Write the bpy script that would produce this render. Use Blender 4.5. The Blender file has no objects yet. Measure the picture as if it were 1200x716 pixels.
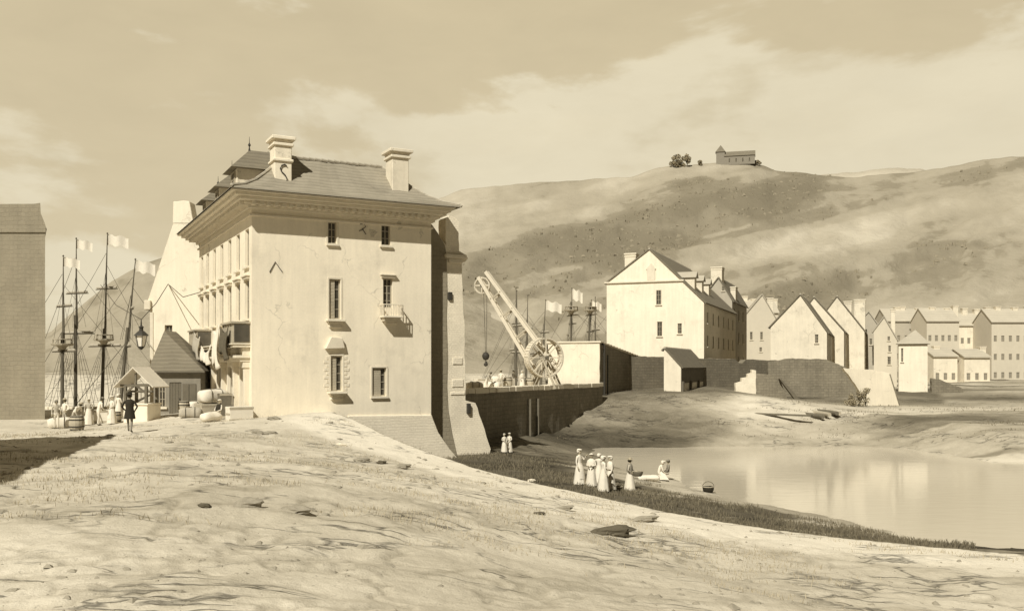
import bpy, math, random
import numpy as np
from mathutils import Vector, Matrix
R = random.Random(7)
sc = bpy.context.scene
col = sc.collection
F, CX, HY, CH = 1084.0, 600.0, 430.0, 7.0      # lens in px of a 1200 px wide picture, horizon, eye height
V = Vector

def at(px, py, Y): return V(((px-CX)/F*Y, Y, CH-(py-HY)/F*Y))
def onz(px, py, z):
    Y = (CH-z)*F/(py-HY); return V(((px-CX)/F*Y, Y, z))

# ------------------------------------------------------------------ materials
def S(v, sat=1.0):
    return (v, v*(1-.085*sat), v*(1-.25*sat), 1)
def new_mat(name):
    m = bpy.data.materials.new(name); m.use_nodes = True
    return m, m.node_tree.nodes, m.node_tree.links
def mat(name, v, var=.18, scale=1.2, fine=14, bump=.25, rough=.9, streak=0, sat=1.0, courses=0, dirt=0, bdist=.03, brick=None, crack=0):
    m, n, l = new_mat(name)
    b = n['Principled BSDF']; b.inputs['Roughness'].default_value = rough
    b.inputs['Specular IOR Level'].default_value = .2
    g = n.new('ShaderNodeNewGeometry')
    def noise(sc_, det, vec=None, rgh=.6):
        t = n.new('ShaderNodeTexNoise'); t.inputs['Scale'].default_value = sc_; t.inputs['Detail'].default_value = det
        t.inputs['Roughness'].default_value = rgh
        l.new(vec if vec else g.outputs['Position'], t.inputs['Vector']); return t.outputs['Fac']
    def mth(op, a, bb, c=None):
        t = n.new('ShaderNodeMath'); t.operation = op
        for i, x in enumerate((a, bb, c)):
            if x is None: continue
            if isinstance(x, (int, float)): t.inputs[i].default_value = x
            else: l.new(x, t.inputs[i])
        return t.outputs[0]
    big = noise(scale, 6); sm = noise(fine, 5)
    f = mth('ADD', mth('MULTIPLY', mth('SUBTRACT', big, .5), 2.4*var), mth('MULTIPLY', mth('SUBTRACT', sm, .5), 1.3*var))
    if streak:
        mp = n.new('ShaderNodeMapping'); mp.inputs['Scale'].default_value = (2.2, 2.2, .16); l.new(g.outputs['Position'], mp.inputs['Vector'])
        st = noise(1.6, 5, mp.outputs['Vector'])
        f = mth('ADD', f, mth('MULTIPLY', mth('SUBTRACT', st, .52), 2.0*streak))
    hgt = mth('ADD', mth('MULTIPLY', big, .6), mth('MULTIPLY', sm, .5))
    if courses:
        sp = n.new('ShaderNodeSeparateXYZ'); l.new(g.outputs['Position'], sp.inputs[0])
        wob = mth('MULTIPLY', noise(.8, 3), .25)
        wv = mth('FRACT', mth('MULTIPLY', mth('ADD', sp.outputs['Z'], wob), courses), 0)
        f = mth('ADD', f, mth('MULTIPLY', mth('SUBTRACT', wv, .5), .28*var/.18))
        hgt = mth('ADD', hgt, mth('MULTIPLY', wv, .8))
    if brick:
        # masonry: stone courses in the plane of the wall (x+y horizontally, z upwards)
        sp = n.new('ShaderNodeSeparateXYZ'); l.new(g.outputs['Position'], sp.inputs[0])
        cb = n.new('ShaderNodeCombineXYZ'); l.new(mth('ADD', sp.outputs['X'], mth('MULTIPLY', sp.outputs['Y'], .7)), cb.inputs[0])
        l.new(mth('ADD', sp.outputs['Z'], mth('MULTIPLY', noise(1.1, 3), .3)), cb.inputs[1])
        bt = n.new('ShaderNodeTexBrick'); l.new(cb.outputs[0], bt.inputs['Vector'])
        bt.inputs['Scale'].default_value = brick[0]; bt.inputs['Mortar Size'].default_value = .03; bt.inputs['Mortar Smooth'].default_value = .6
        bt.inputs['Color1'].default_value = (.35,)*3+(1,); bt.inputs['Color2'].default_value = (.75,)*3+(1,); bt.inputs['Mortar'].default_value = (.1,)*3+(1,)
        bw = n.new('ShaderNodeRGBToBW'); l.new(bt.outputs['Color'], bw.inputs[0])
        f = mth('ADD', f, mth('MULTIPLY', mth('SUBTRACT', bw.outputs[0], .5), brick[1]))
        hgt = mth('ADD', hgt, mth('MULTIPLY', bw.outputs[0], 1.2))
    if crack:
        wp = n.new('ShaderNodeVectorMath'); wp.operation = 'ADD'; l.new(g.outputs['Position'], wp.inputs[0])
        wn = n.new('ShaderNodeTexNoise'); wn.inputs['Scale'].default_value = 1.4; wn.inputs['Detail'].default_value = 5; l.new(g.outputs['Position'], wn.inputs['Vector'])
        l.new(wn.outputs['Color'], wp.inputs[1])
        vo = n.new('ShaderNodeTexVoronoi'); vo.feature = 'DISTANCE_TO_EDGE'; vo.inputs['Scale'].default_value = .34; l.new(wp.outputs[0], vo.inputs['Vector'])
        cm = n.new('ShaderNodeMapRange'); l.new(vo.outputs['Distance'], cm.inputs[0]); cm.inputs[1].default_value = 0; cm.inputs[2].default_value = .012; cm.inputs[3].default_value = -crack; cm.inputs[4].default_value = 0
        gate = n.new('ShaderNodeMapRange'); l.new(noise(.45, 3), gate.inputs[0]); gate.inputs[1].default_value = .5; gate.inputs[2].default_value = .6
        f = mth('ADD', f, mth('MULTIPLY', cm.outputs[0], gate.outputs[0]))
        # bare masonry where the render has dropped off
        pm = n.new('ShaderNodeMapRange'); l.new(noise(.55, 8, rgh=.62), pm.inputs[0]); pm.inputs[1].default_value = .665; pm.inputs[2].default_value = .68
        sp = n.new('ShaderNodeSeparateXYZ'); l.new(g.outputs['Position'], sp.inputs[0])
        cb = n.new('ShaderNodeCombineXYZ'); l.new(mth('ADD', sp.outputs['X'], mth('MULTIPLY', sp.outputs['Y'], .7)), cb.inputs[0]); l.new(sp.outputs['Z'], cb.inputs[1])
        bt = n.new('ShaderNodeTexBrick'); l.new(cb.outputs[0], bt.inputs['Vector']); bt.inputs['Scale'].default_value = 2.6; bt.inputs['Mortar Size'].default_value = .03
        bt.inputs['Color1'].default_value = (.3,)*3+(1,); bt.inputs['Color2'].default_value = (.8,)*3+(1,); bt.inputs['Mortar'].default_value = (.05,)*3+(1,)
        bw = n.new('ShaderNodeRGBToBW'); l.new(bt.outputs['Color'], bw.inputs[0])
        f = mth('ADD', f, mth('MULTIPLY', pm.outputs[0], mth('SUBTRACT', mth('MULTIPLY', bw.outputs[0], .3), .34)))
        hgt = mth('SUBTRACT', hgt, mth('MULTIPLY', pm.outputs[0], mth('SUBTRACT', 1.2, mth('MULTIPLY', bw.outputs[0], .8))))
    k = mth('ADD', f, 1.0)
    if dirt:
        dm = noise(.35, 7, rgh=.7)
        rp = n.new('ShaderNodeMapRange'); rp.inputs[1].default_value = .55; rp.inputs[2].default_value = .7
        rp.inputs[3].default_value = 1; rp.inputs[4].default_value = 1-dirt; l.new(dm, rp.inputs[0])
        k = mth('MULTIPLY', k, rp.outputs[0])
    mx = n.new('ShaderNodeVectorMath'); mx.operation = 'SCALE'
    mx.inputs[0].default_value = S(v, sat)[:3]; l.new(k, mx.inputs['Scale'])
    l.new(mx.outputs[0], b.inputs['Base Color'])
    if bump:
        bp = n.new('ShaderNodeBump'); bp.inputs['Strength'].default_value = bump; bp.inputs['Distance'].default_value = bdist
        l.new(hgt, bp.inputs['Height']); l.new(bp.outputs[0], b.inputs['Normal'])
    return m
def tone_mat(name, stops, scale, fine, var, bump, bdist, rough=.95, specks=0, det=6, ruts=0):
    """ground or hill: a smooth 'tone' value stored on the vertices, broken up by noise, through a ramp of earth colours"""
    m, n, l = new_mat(name)
    b = n['Principled BSDF']; b.inputs['Roughness'].default_value = rough; b.inputs['Specular IOR Level'].default_value = .1
    g = n.new('ShaderNodeNewGeometry'); a = n.new('ShaderNodeAttribute'); a.attribute_name = 'tone'
    def noise(s, d, r=.62):
        t = n.new('ShaderNodeTexNoise'); t.inputs['Scale'].default_value = s; t.inputs['Detail'].default_value = d; t.inputs['Roughness'].default_value = r
        l.new(g.outputs['Position'], t.inputs['Vector']); return t.outputs['Fac']
    def mth(op, x, y):
        t = n.new('ShaderNodeMath'); t.operation = op
        for i, q in enumerate((x, y)):
            if isinstance(q, (int, float)): t.inputs[i].default_value = q
            else: l.new(q, t.inputs[i])
        return t.outputs[0]
    nb, nf = noise(scale, det), noise(fine, det)
    f = mth('ADD', a.outputs['Fac'], mth('ADD', mth('MULTIPLY', mth('SUBTRACT', nb, .5), var*2), mth('MULTIPLY', mth('SUBTRACT', nf, .5), var*1.3)))
    rp = n.new('ShaderNodeValToRGB'); e = rp.color_ramp.elements
    while len(e) < len(stops): e.new(.5)
    for el, (p, v, s) in zip(e, stops): el.position = p; el.color = S(v, s)
    l.new(f, rp.inputs[0]); last = rp.outputs[0]
    if specks:
        vo = n.new('ShaderNodeTexVoronoi'); vo.inputs['Scale'].default_value = specks; l.new(g.outputs['Position'], vo.inputs['Vector'])
        mr = n.new('ShaderNodeMapRange'); mr.inputs[1].default_value = .05; mr.inputs[2].default_value = .25; mr.inputs[3].default_value = .72; mr.inputs[4].default_value = 1
        l.new(vo.outputs['Distance'], mr.inputs[0])
        vm = n.new('ShaderNodeVectorMath'); vm.operation = 'SCALE'; l.new(last, vm.inputs[0]); l.new(mr.outputs[0], vm.inputs['Scale']); last = vm.outputs[0]
    rut = None
    if ruts:
        for sx, sy, scl, wd in ((.5, 1.5, .33, .014), (.35, 1.3, .8, .02)):
            mp = n.new('ShaderNodeMapping'); mp.inputs['Scale'].default_value = (sx, sy, 1); mp.inputs['Rotation'].default_value = (0,0,.25); l.new(g.outputs['Position'], mp.inputs[0])
            t = n.new('ShaderNodeTexNoise'); t.inputs['Scale'].default_value = scl; t.inputs['Detail'].default_value = 5; t.inputs['Roughness'].default_value = .5; l.new(mp.outputs[0], t.inputs['Vector'])
            q_ = mth('ABSOLUTE', mth('SUBTRACT', t.outputs['Fac'], .5), 0)
            mr = n.new('ShaderNodeMapRange'); l.new(q_, mr.inputs[0]); mr.inputs[1].default_value = 0; mr.inputs[2].default_value = wd; mr.inputs[3].default_value = 1; mr.inputs[4].default_value = 0
            gt_ = n.new('ShaderNodeMapRange'); l.new(noise(.23, 3), gt_.inputs[0]); gt_.inputs[1].default_value = .47; gt_.inputs[2].default_value = .56
            o_ = mth('MULTIPLY', mr.outputs[0], gt_.outputs[0]); rut = o_ if rut is None else mth('MAXIMUM', rut, o_)
        vm = n.new('ShaderNodeVectorMath'); vm.operation = 'SCALE'; l.new(last, vm.inputs[0]); l.new(mth('SUBTRACT', 1, mth('MULTIPLY', rut, ruts)), vm.inputs['Scale']); last = vm.outputs[0]
    l.new(last, b.inputs['Base Color'])
    bp = n.new('ShaderNodeBump'); bp.inputs['Strength'].default_value = bump; bp.inputs['Distance'].default_value = bdist
    if rut is not None: nf = mth('SUBTRACT', nf, mth('MULTIPLY', rut, .8))
    l.new(mth('ADD', nf, mth('MULTIPLY', noise(fine*5, 4), .4)), bp.inputs['Height']); l.new(bp.outputs[0], b.inputs['Normal'])
    return m

M = {}
M['stucco'] = mat('pale_stucco', .82, .11, .5, 9, .45, streak=.12, dirt=.15, crack=.28)
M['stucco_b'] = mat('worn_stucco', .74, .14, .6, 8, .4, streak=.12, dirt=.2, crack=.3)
M['plinth'] = mat('plinth_stone', .76, .16, .7, 9, .5, streak=.05, brick=(1.5, .14))
M['stone'] = mat('pale_stone', .70, .14, 1.5, 18, .4, streak=.06)
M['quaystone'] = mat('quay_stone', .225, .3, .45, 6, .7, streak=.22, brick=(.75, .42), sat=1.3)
M['shade_dark_stone'] = mat('shade_brown_stone', .27, .2, .6, 8, .5, streak=.12, brick=(.9,.16), sat=1.35)  # shadow colour of the strip on the ruin, also the dark left house end
M['ruinstone'] = mat('rubble_stone', .80, .17, .8, 8, .6, brick=(1.9, .2), dirt=.15)
M['roof'] = mat('clay_tiles', .29, .2, .8, 12, .55, courses=4.2, sat=1.15, dirt=.2)
M['roof_d'] = mat('dark_slates', .19, .22, .8, 12, .5, courses=4, sat=1.3)
M['roof_p'] = mat('pale_slates', .42, .15, .8, 12, .4, courses=3.5)
M['hutwall'] = mat('hut_boards', .25, .2, 1.5, 14, .4, streak=.12)  # shadow over the hut painted as a darker wall colour; church walls share it
M['roof_f'] = mat('far_slates', .47, .12, .3, 3, .3, courses=2)  # far roofs made paler so the town fades with distance
M['far'] = mat('far_plaster', .60, .1, .12, 1.2, .1, streak=.05)
M['farb'] = mat('grey_plaster', .44, .12, .15, 1.2, .1, streak=.06)
M['wood'] = mat('weathered_wood', .42, .25, 2, 20, .4, streak=.1, sat=1.2)
M['palewood'] = mat('bleached_timber', .66, .15, 2, 16, .3, streak=.1)
M['wood_d'] = mat('dark_wood', .15, .3, 2, 20, .4, streak=.06, sat=1.3)
M['mast'] = mat('mast_wood', .13, .2, 2, 20, .2, sat=1.3)
M['iron'] = mat('iron', .05, .3, 4, 30, .2, rough=.6)
M['rope'] = mat('rope', .10, .2, 4, 30, .1, sat=1.3)
M['canvas'] = mat('pale_canvas', .70, .12, 2, 12, .3, sat=.8)
M['linen'] = mat('white_linen', .72, .1, 4, 25, .3, sat=.8)
M['cloth_t'] = mat('tan_cloth', .42, .15, 4, 25, .3)
M['cloth_g'] = mat('grey_cloth', .24, .15, 4, 25, .3)
M['cloth_d'] = mat('dark_cloth', .035, .3, 4, 25, .3, sat=1.6)
M['cloth_b'] = mat('brown_cloth', .11, .25, 3, 20, .3, sat=1.5)
M['skin'] = mat('skin', .42, .08, 6, 30, .05, rough=.6, sat=1.5)
M['hair'] = mat('hair', .06, .2, 9, 40, .2, sat=1.6)
M['foliage'] = mat('foliage', .30, .3, 2, 10, .1, sat=1.7)
M['blade'] = mat('grass_blades', .17, .35, .9, 9, 0, sat=1.6)
M['drygrass'] = mat('dry_grass', .42, .3, .9, 9, 0, sat=1.4)
M['rock'] = mat('rock', .30, .3, 3, 20, .6, sat=1.1)
M['chalk'] = mat('lamp_glass', .78, .03, 2, 9, 0, rough=.25, sat=.6)
def glass():
    m, n, l = new_mat('window_glass'); b = n['Principled BSDF']
    b.inputs['Base Color'].default_value = S(.045, 1.2); b.inputs['Roughness'].default_value = .25
    t = n.new('ShaderNodeTexNoise'); t.inputs['Scale'].default_value = 1.5
    g = n.new('ShaderNodeNewGeometry'); l.new(g.outputs['Position'], t.inputs['Vector'])
    rp = n.new('ShaderNodeValToRGB'); rp.color_ramp.elements[0].color = S(.03, 1.3); rp.color_ramp.elements[1].color = S(.13, 1.2)
    l.new(t.outputs['Fac'], rp.inputs[0]); l.new(rp.outputs[0], b.inputs['Base Color'])
    return m
M['glass'] = glass()
M['glass_far'] = mat('haze_pale_glass', .25, .2, .3, 2, 0, rough=.4)  # far panes made paler to imitate distance haze
def water():
    m, n, l = new_mat('water'); b = n['Principled BSDF']
    b.inputs['Base Color'].default_value = S(.58, 1.0); b.inputs['Roughness'].default_value = .085
    b.inputs['IOR'].default_value = 1.33; b.inputs['Specular IOR Level'].default_value = .9
    g = n.new('ShaderNodeNewGeometry'); mp = n.new('ShaderNodeMapping'); mp.inputs['Scale'].default_value = (.5, 1.3, 1)
    l.new(g.outputs['Position'], mp.inputs['Vector'])
    t = n.new('ShaderNodeTexNoise'); t.inputs['Scale'].default_value = 1.1; t.inputs['Detail'].default_value = 5; l.new(mp.outputs[0], t.inputs['Vector'])
    bp = n.new('ShaderNodeBump'); bp.inputs['Strength'].default_value = .22; bp.inputs['Distance'].default_value = .05
    l.new(t.outputs['Fac'], bp.inputs['Height']); l.new(bp.outputs[0], b.inputs['Normal'])
    return m
M['water'] = water()

# ------------------------------------------------------------------ mesh builder
class MB:
    def __init__(s): s.v = []; s.f = []
    def add(s, vs, fs):
        o = len(s.v); s.v += [tuple(p) for p in vs]; s.f += [tuple(i+o for i in q) for q in fs]; return s
    def quad(s, a, b, c, d): return s.add((a, b, c, d), ((0, 1, 2, 3),))
    def box(s, x0, x1, y0, y1, z0, z1):
        return s.add([(x0,y0,z0),(x1,y0,z0),(x1,y1,z0),(x0,y1,z0),(x0,y0,z1),(x1,y0,z1),(x1,y1,z1),(x0,y1,z1)],
                     [(3,2,1,0),(4,5,6,7),(0,1,5,4),(1,2,6,5),(2,3,7,6),(3,0,4,7)])
    def obox(s, c, X, Y, Z):     # centre and half-extent vectors
        c, X, Y, Z = V(c), V(X), V(Y), V(Z)
        vs = [c+a*X+b*Y+d*Z for d in (-1,1) for a, b in ((-1,-1),(1,-1),(1,1),(-1,1))]
        return s.add(vs, [(3,2,1,0),(4,5,6,7),(0,1,5,4),(1,2,6,5),(2,3,7,6),(3,0,4,7)])
    def bar(s, a, b, w, h=None, up=(0,0,1)):
        a, b = V(a), V(b); h = h or w; d = b-a
        Z = d.normalized(); X = Z.cross(V(up)); X = X.normalized() if X.length > 1e-4 else V((1,0,0)); Y = Z.cross(X)
        return s.obox((a+b)/2, X*w/2, Y*h/2, d/2)
    def prism(s, poly, off):     # polygon of points and an offset vector
        n = len(poly); off = V(off); vs = [V(p) for p in poly]; vs = vs+[p+off for p in vs]
        return s.add(vs, [tuple(range(n-1,-1,-1)), tuple(range(n,2*n))]+[(i,(i+1)%n,(i+1)%n+n,i+n) for i in range(n)])
    def tube(s, pts, r, seg=6, cap=True):
        pts = [V(p) for p in pts]; rs = r if isinstance(r, (list, tuple)) else [r]*len(pts); o = len(s.v)
        for i, p in enumerate(pts):
            d = (pts[min(i+1,len(pts)-1)]-pts[max(i-1,0)]).normalized()
            X = d.cross(V((.13,.21,1) if abs(d.z) < .95 else (1,.1,0))).normalized(); Y = d.cross(X)
            for k in range(seg):
                t = 2*math.pi*k/seg; s.v.append(tuple(p+X*math.cos(t)*rs[i]+Y*math.sin(t)*rs[i]))
        for i in range(len(pts)-1):
            for k in range(seg): s.f.append((o+i*seg+k, o+i*seg+(k+1)%seg, o+(i+1)*seg+(k+1)%seg, o+(i+1)*seg+k))
        if cap:
            s.f.append(tuple(o+k for k in range(seg-1,-1,-1))); s.f.append(tuple(o+(len(pts)-1)*seg+k for k in range(seg)))
        return s
    def lathe(s, prof, seg=16, c=(0,0,0), sx=1, sy=1, jitter=0):
        o = len(s.v)
        for i, (r, z) in enumerate(prof):
            for k in range(seg):
                t = 2*math.pi*k/seg; rr = r*(1+jitter*math.sin(t*5+i*.4)); s.v.append((c[0]+rr*math.cos(t)*sx, c[1]+rr*math.sin(t)*sy, c[2]+z))
        for i in range(len(prof)-1):
            for k in range(seg): s.f.append((o+i*seg+k, o+i*seg+(k+1)%seg, o+(i+1)*seg+(k+1)%seg, o+(i+1)*seg+k))
        s.f.append(tuple(o+k for k in range(seg-1,-1,-1))); s.f.append(tuple(o+(len(prof)-1)*seg+k for k in range(seg)))
        return s
    def panel(s, O, U, W, H, holes, N, depth=.22):
        """wall sheet from O along U and up, with rectangular openings that have reveals"""
        O, U, N = V(O), V(U), V(N); Z = V((0,0,1))
        xs = sorted({0, W, *[h[0] for h in holes], *[h[2] for h in holes]}); zs = sorted({0, H, *[h[1] for h in holes], *[h[3] for h in holes]})
        P = lambda x, z, d=0: O+U*x+Z*z-N*d
        flip = U.cross(Z).dot(N) < 0
        def q(*p): s.quad(*(reversed(p) if flip else p))
        for i in range(len(xs)-1):
            for j in range(len(zs)-1):
                cx, cz = (xs[i]+xs[i+1])/2, (zs[j]+zs[j+1])/2
                if any(h[0] < cx < h[2] and h[1] < cz < h[3] for h in holes): continue
                q(P(xs[i],zs[j]), P(xs[i+1],zs[j]), P(xs[i+1],zs[j+1]), P(xs[i],zs[j+1]))
        for a, b, c, d in holes:
            q(P(a,b), P(a,b,depth), P(a,d,depth), P(a,d)); q(P(c,d), P(c,d,depth), P(c,b,depth), P(c,b))
            q(P(a,d), P(a,d,depth), P(c,d,depth), P(c,d)); q(P(c,b), P(c,b,depth), P(a,b,depth), P(a,b))
        return s
    def build(s, name, m, parent=None, smooth=False, bevel=0):
        me = bpy.data.meshes.new(name); me.from_pydata(s.v, [], s.f); me.update()
        o = bpy.data.objects.new(name, me); col.objects.link(o)
        if m: me.materials.append(m)
        if smooth: me.polygons.foreach_set('use_smooth', [True]*len(me.polygons))
        if bevel:
            b = o.modifiers.new('edge_wear', 'BEVEL'); b.width = bevel; b.segments = 1; b.limit_method = 'ANGLE'
        if parent: o.parent = parent
        return o
def tag(o, label, cat, group=None):
    o['label'] = label; o['category'] = cat
    if group: o['group'] = group
    return o
def thing(name, label, cat, loc=(0,0,0), rz=0, group=None):
    o = bpy.data.objects.new(name, None); col.objects.link(o); o.empty_display_size = .3
    o.location = loc; o.rotation_euler = (0,0,rz); return tag(o, label, cat, group)
def frame(loc, rz): return Matrix.Translation(V(loc)) @ Matrix.Rotation(rz, 4, 'Z')
def onp(Mx, px, py, axis, val):
    """local point where the sight line through a picture point meets a wall plane of a thing"""
    I = Mx.inverted(); o = I @ V((0,0,CH)); d = I.to_3x3() @ V(((px-CX)/F, 1, -(py-HY)/F))
    return o+d*((val-o[axis])/d[axis])

# ------------------------------------------------------------------ numeric noise and terrain
rs = np.random.RandomState(3); LAT = rs.rand(256, 256)
def vnoise(x, y):
    xi = np.floor(x).astype(int); yi = np.floor(y).astype(int); fx = x-xi; fy = y-yi
    fx = fx*fx*(3-2*fx); fy = fy*fy*(3-2*fy); g = lambda i, j: LAT[i & 255, j & 255]
    return (g(xi,yi)*(1-fx)+g(xi+1,yi)*fx)*(1-fy)+(g(xi,yi+1)*(1-fx)+g(xi+1,yi+1)*fx)*fy
def fbm(x, y, o=5, g=.5):
    t = 0; a = 1; s = 0
    for k in range(o): t = t+a*vnoise(x*2**k+17*k, y*2**k+31*k); s += a; a *= g
    return t/s
def sstep(a, b, x): t = np.clip((x-a)/(b-a), 0, 1); return t*t*(3-2*t)
def sdist(poly, x, y):          # signed distance, positive inside
    d = np.full(np.shape(x), 1e9); ins = np.zeros(np.shape(x), bool); n = len(poly)
    for i in range(n):
        (x0,y0),(x1,y1) = poly[i], poly[(i+1)%n]; dx, dy = x1-x0, y1-y0
        t = np.clip(((x-x0)*dx+(y-y0)*dy)/(dx*dx+dy*dy), 0, 1)
        d = np.minimum(d, np.hypot(x-x0-t*dx, y-y0-t*dy))
        if y1 != y0: ins ^= ((y0 > y) != (y1 > y)) & (x < dx*(y-y0)/dy+x0)
    return np.where(ins, d, -d)
CREST = [onz(*p) for p in ((390,483,4.62),(455,512,3.6),(530,540,2.75),(640,569,2.45),(780,600,2.2),(900,620,2.0),(1000,632,1.9),(1150,646,1.8),(1300,660,1.7))]
PLAT = [(-150,-40),(60,-40),(60,16)]+[(p.x,p.y) for p in reversed(CREST)]+[(-10.6,54.5),(-12,66),(-14,80),(-22,80),(-150,80)]
POND = [(p.x,p.y) for p in (onz(*q,0) for q in ((690,531),(738,547),(776,556),(805,567),(850,579),(930,596),(1010,614),(1080,630),(1150,638),(1300,650),(1500,660),(1700,560),(1400,546),(1153,541),(1075,528),(1000,523),(880,523),(740,525),(700,526)))]
BASIN = [(-150,80.4),(-21.8,80.4),(-12,96),(8,112),(2,175),(-150,175)]
ctl = [onz(*p) for p in ((297,492,4.0),(178,488,3.95),(235,481,4.0),(150,508,4.0),(113,498,3.45),(60,506,3.45),(-100,500,3.5),(0,716,4.1),(300,716,4.15),(600,716,3.6),(900,716,2.8),(1200,716,2.1),
       (450,560,3.7),(600,600,3.1),(300,560,4.25),(150,600,4.2),(420,600,3.9),(-60,600,4.1),(340,500,4.15))]+CREST+[V(q) for q in ((-35,80,3.4),(-22,80,3.5),(-60,70,3.4),(-10,8,4.3),(0,4,4.2),(10,6,3.4),(-30,8,4.2),(25,10,2))]
_P = np.array([(p.x,p.y) for p in ctl]); _z = np.array([p.z for p in ctl])
def _k(d): return d*d*np.log(d+1e-6)
_D = np.hypot(_P[:,None,0]-_P[None,:,0], _P[:,None,1]-_P[None,:,1]); n_ = len(_P)
_A = np.zeros((n_+3,n_+3)); _A[:n_,:n_] = _k(_D)+np.eye(n_)*2; _A[:n_,n_] = 1; _A[:n_,n_+1:] = _P; _A[n_:,:n_] = _A[:n_,n_:].T
_W = np.linalg.solve(_A, np.concatenate([_z, np.zeros(3)]))
def tps(x, y):
    r = _W[n_]+_W[n_+1]*x+_W[n_+2]*y
    for i in range(n_): r = r+_W[i]*_k(np.hypot(x-_P[i,0], y-_P[i,1]))
    return np.clip(r, 1.5, 4.75)
def terrain(x, y):
    x = np.asarray(x, float); y = np.asarray(y, float)
    dp = sdist(PLAT, x, y); dw = -sdist(POND, x, y); db = sdist(BASIN, x, y)
    wob = (fbm(x*.35, y*.35, 4)-.5)
    cap = 1.35+1.25*sstep(66, 100, y)+1.0*sstep(104, 132, y)+1.7*sstep(38, 22, x)*sstep(80, 102, y)
    slope = .13+.13*sstep(60, 78, y)
    low = np.minimum(cap+0*x, np.where(dw > 0, (dw-.6+wob*3.2)*slope, dw*.12))
    low = np.where(low < 0, np.maximum(low, -1.2), low)
    low = low+np.where(dw > 1, .22*(fbm(x*.5,y*.5,5)-.5)*np.clip(dw/4,0,1), 0)
    low = low+.55*sstep(20, 40, x)*sstep(84, 92, y)*(fbm(x*.16+5, y*.3, 4)-.45)*(dw > 2)
    low = np.where(db > 0, -1.5, low)
    pl = tps(x, y)
    ridg = 1-np.abs(2*fbm(x*.22+3, y*.30+9, 5)-1)*2.2            # creased, trodden earth
    near = sstep(50, 36, y)*sstep(.3, 3.2, dp)
    pl = pl+near*(.10*(np.clip(ridg,-1,1)-.35)+.14*(fbm(x*1.1,y*1.1,4)-.5)-.05*np.clip(1-np.abs(2*fbm(x*.35+9,y*.5+2,5)-1)*14,0,1))+.05*(fbm(x*2.2,y*2.2,3)-.5)
    pl = pl+.55*np.exp(-((x+9.7)**2+(y-48.6)**2)/1.2)*0
    edge = .45*(fbm(x*.9, y*.9, 3)-.5)
    k = sstep(-2.0, 0.0, dp+edge*sstep(0,3,np.abs(dp+1.5)))
    far = sstep(80, 80.3, y)*0
    h = low*(1-k)+pl*k
    return h, dp, dw, db
def H(x, y): return float(terrain(np.array([x]), np.array([y]))[0][0])
def gat(px, py, z=None, it=30):
    """world point where the sight line through a picture point meets the ground"""
    Y = 12.0; last = None
    while Y < 400:
        p = at(px, py, Y)
        if p.z <= H(p.x, p.y): return V((p.x, p.y, H(p.x, p.y)))
        Y += .25
    return at(px, py, 150)

def grid_mesh(name, X, Yy, Z, m, tone=None):
    r, c = X.shape; me = bpy.data.meshes.new(name)
    vs = np.stack([X, Yy, Z], -1).reshape(-1, 3); idx = np.arange(r*c).reshape(r, c)
    fs = np.stack([idx[:-1,:-1], idx[:-1,1:], idx[1:,1:], idx[1:,:-1]], -1).reshape(-1, 4)
    me.vertices.add(len(vs)); me.vertices.foreach_set('co', vs.ravel())
    me.loops.add(fs.size); me.loops.foreach_set('vertex_index', fs.ravel().astype('i'))
    me.polygons.add(len(fs)); me.polygons.foreach_set('loop_start', np.arange(0, fs.size, 4, dtype='i')); me.polygons.foreach_set('loop_total', np.full(len(fs), 4, 'i'))
    me.polygons.foreach_set('use_smooth', np.ones(len(fs), bool)); me.update(calc_edges=True); me.validate()
    if tone is not None:
        a = me.attributes.new('tone', 'FLOAT', 'POINT'); a.data.foreach_set('value', tone.ravel().astype('f'))
    me.materials.append(m); o = bpy.data.objects.new(name, me); col.objects.link(o); o['kind'] = 'structure'; return o

# ground sheet
ys = np.concatenate([np.linspace(-35, 6, 14), np.geomspace(6.6, 36, 260), np.linspace(36.15, 100, 300), np.geomspace(100.6, 3200, 70)])
aa = np.concatenate([np.linspace(-4.5, -.62, 24), np.linspace(-.61, .62, 460), np.linspace(.64, 4.5, 24)])
Yg = np.repeat(ys[:,None], len(aa), 1); Xg = aa[None,:]*(np.abs(Yg)+3)
hg, dpg, dwg, dbg = terrain(Xg, Yg)
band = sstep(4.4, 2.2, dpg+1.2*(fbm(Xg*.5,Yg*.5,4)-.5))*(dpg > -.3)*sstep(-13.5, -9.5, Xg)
bank = sstep(-.2, -.9, dpg)*sstep(-16, -13, dpg+5*(fbm(Xg*.25+4,Yg*.5,4)-.5)-2.5*sstep(3,12,Xg))*sstep(66, 60, Yg)*sstep(-12, -9, Xg)  # weeds and the crest's shadow, both darkened in the ground colour
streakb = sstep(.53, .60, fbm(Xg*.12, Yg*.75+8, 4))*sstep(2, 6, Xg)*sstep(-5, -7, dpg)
wet = np.exp(-np.clip(dwg,0,9)/1.0)
tone = .76-.14*(fbm(Xg*.10+2,Yg*.16,5)-.5)*3
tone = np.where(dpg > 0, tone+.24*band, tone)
crease = np.maximum(np.clip(1-np.abs(2*fbm(Xg*.22+3, Yg*.30+9, 5)-1)*12, 0, 1), np.clip(1-np.abs(2*fbm(Xg*.35+9,Yg*.5+2,5)-1)*14,0,1))
tone = np.where(dpg > 0, tone-.16*crease*(1-band)*sstep(48,40,Yg), tone)
tone = np.where(dpg <= 0, .56+.10*(fbm(Xg*.1,Yg*.5,4)-.5)*4-.50*bank*(1-.9*streakb)-.08*wet, tone)
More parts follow.
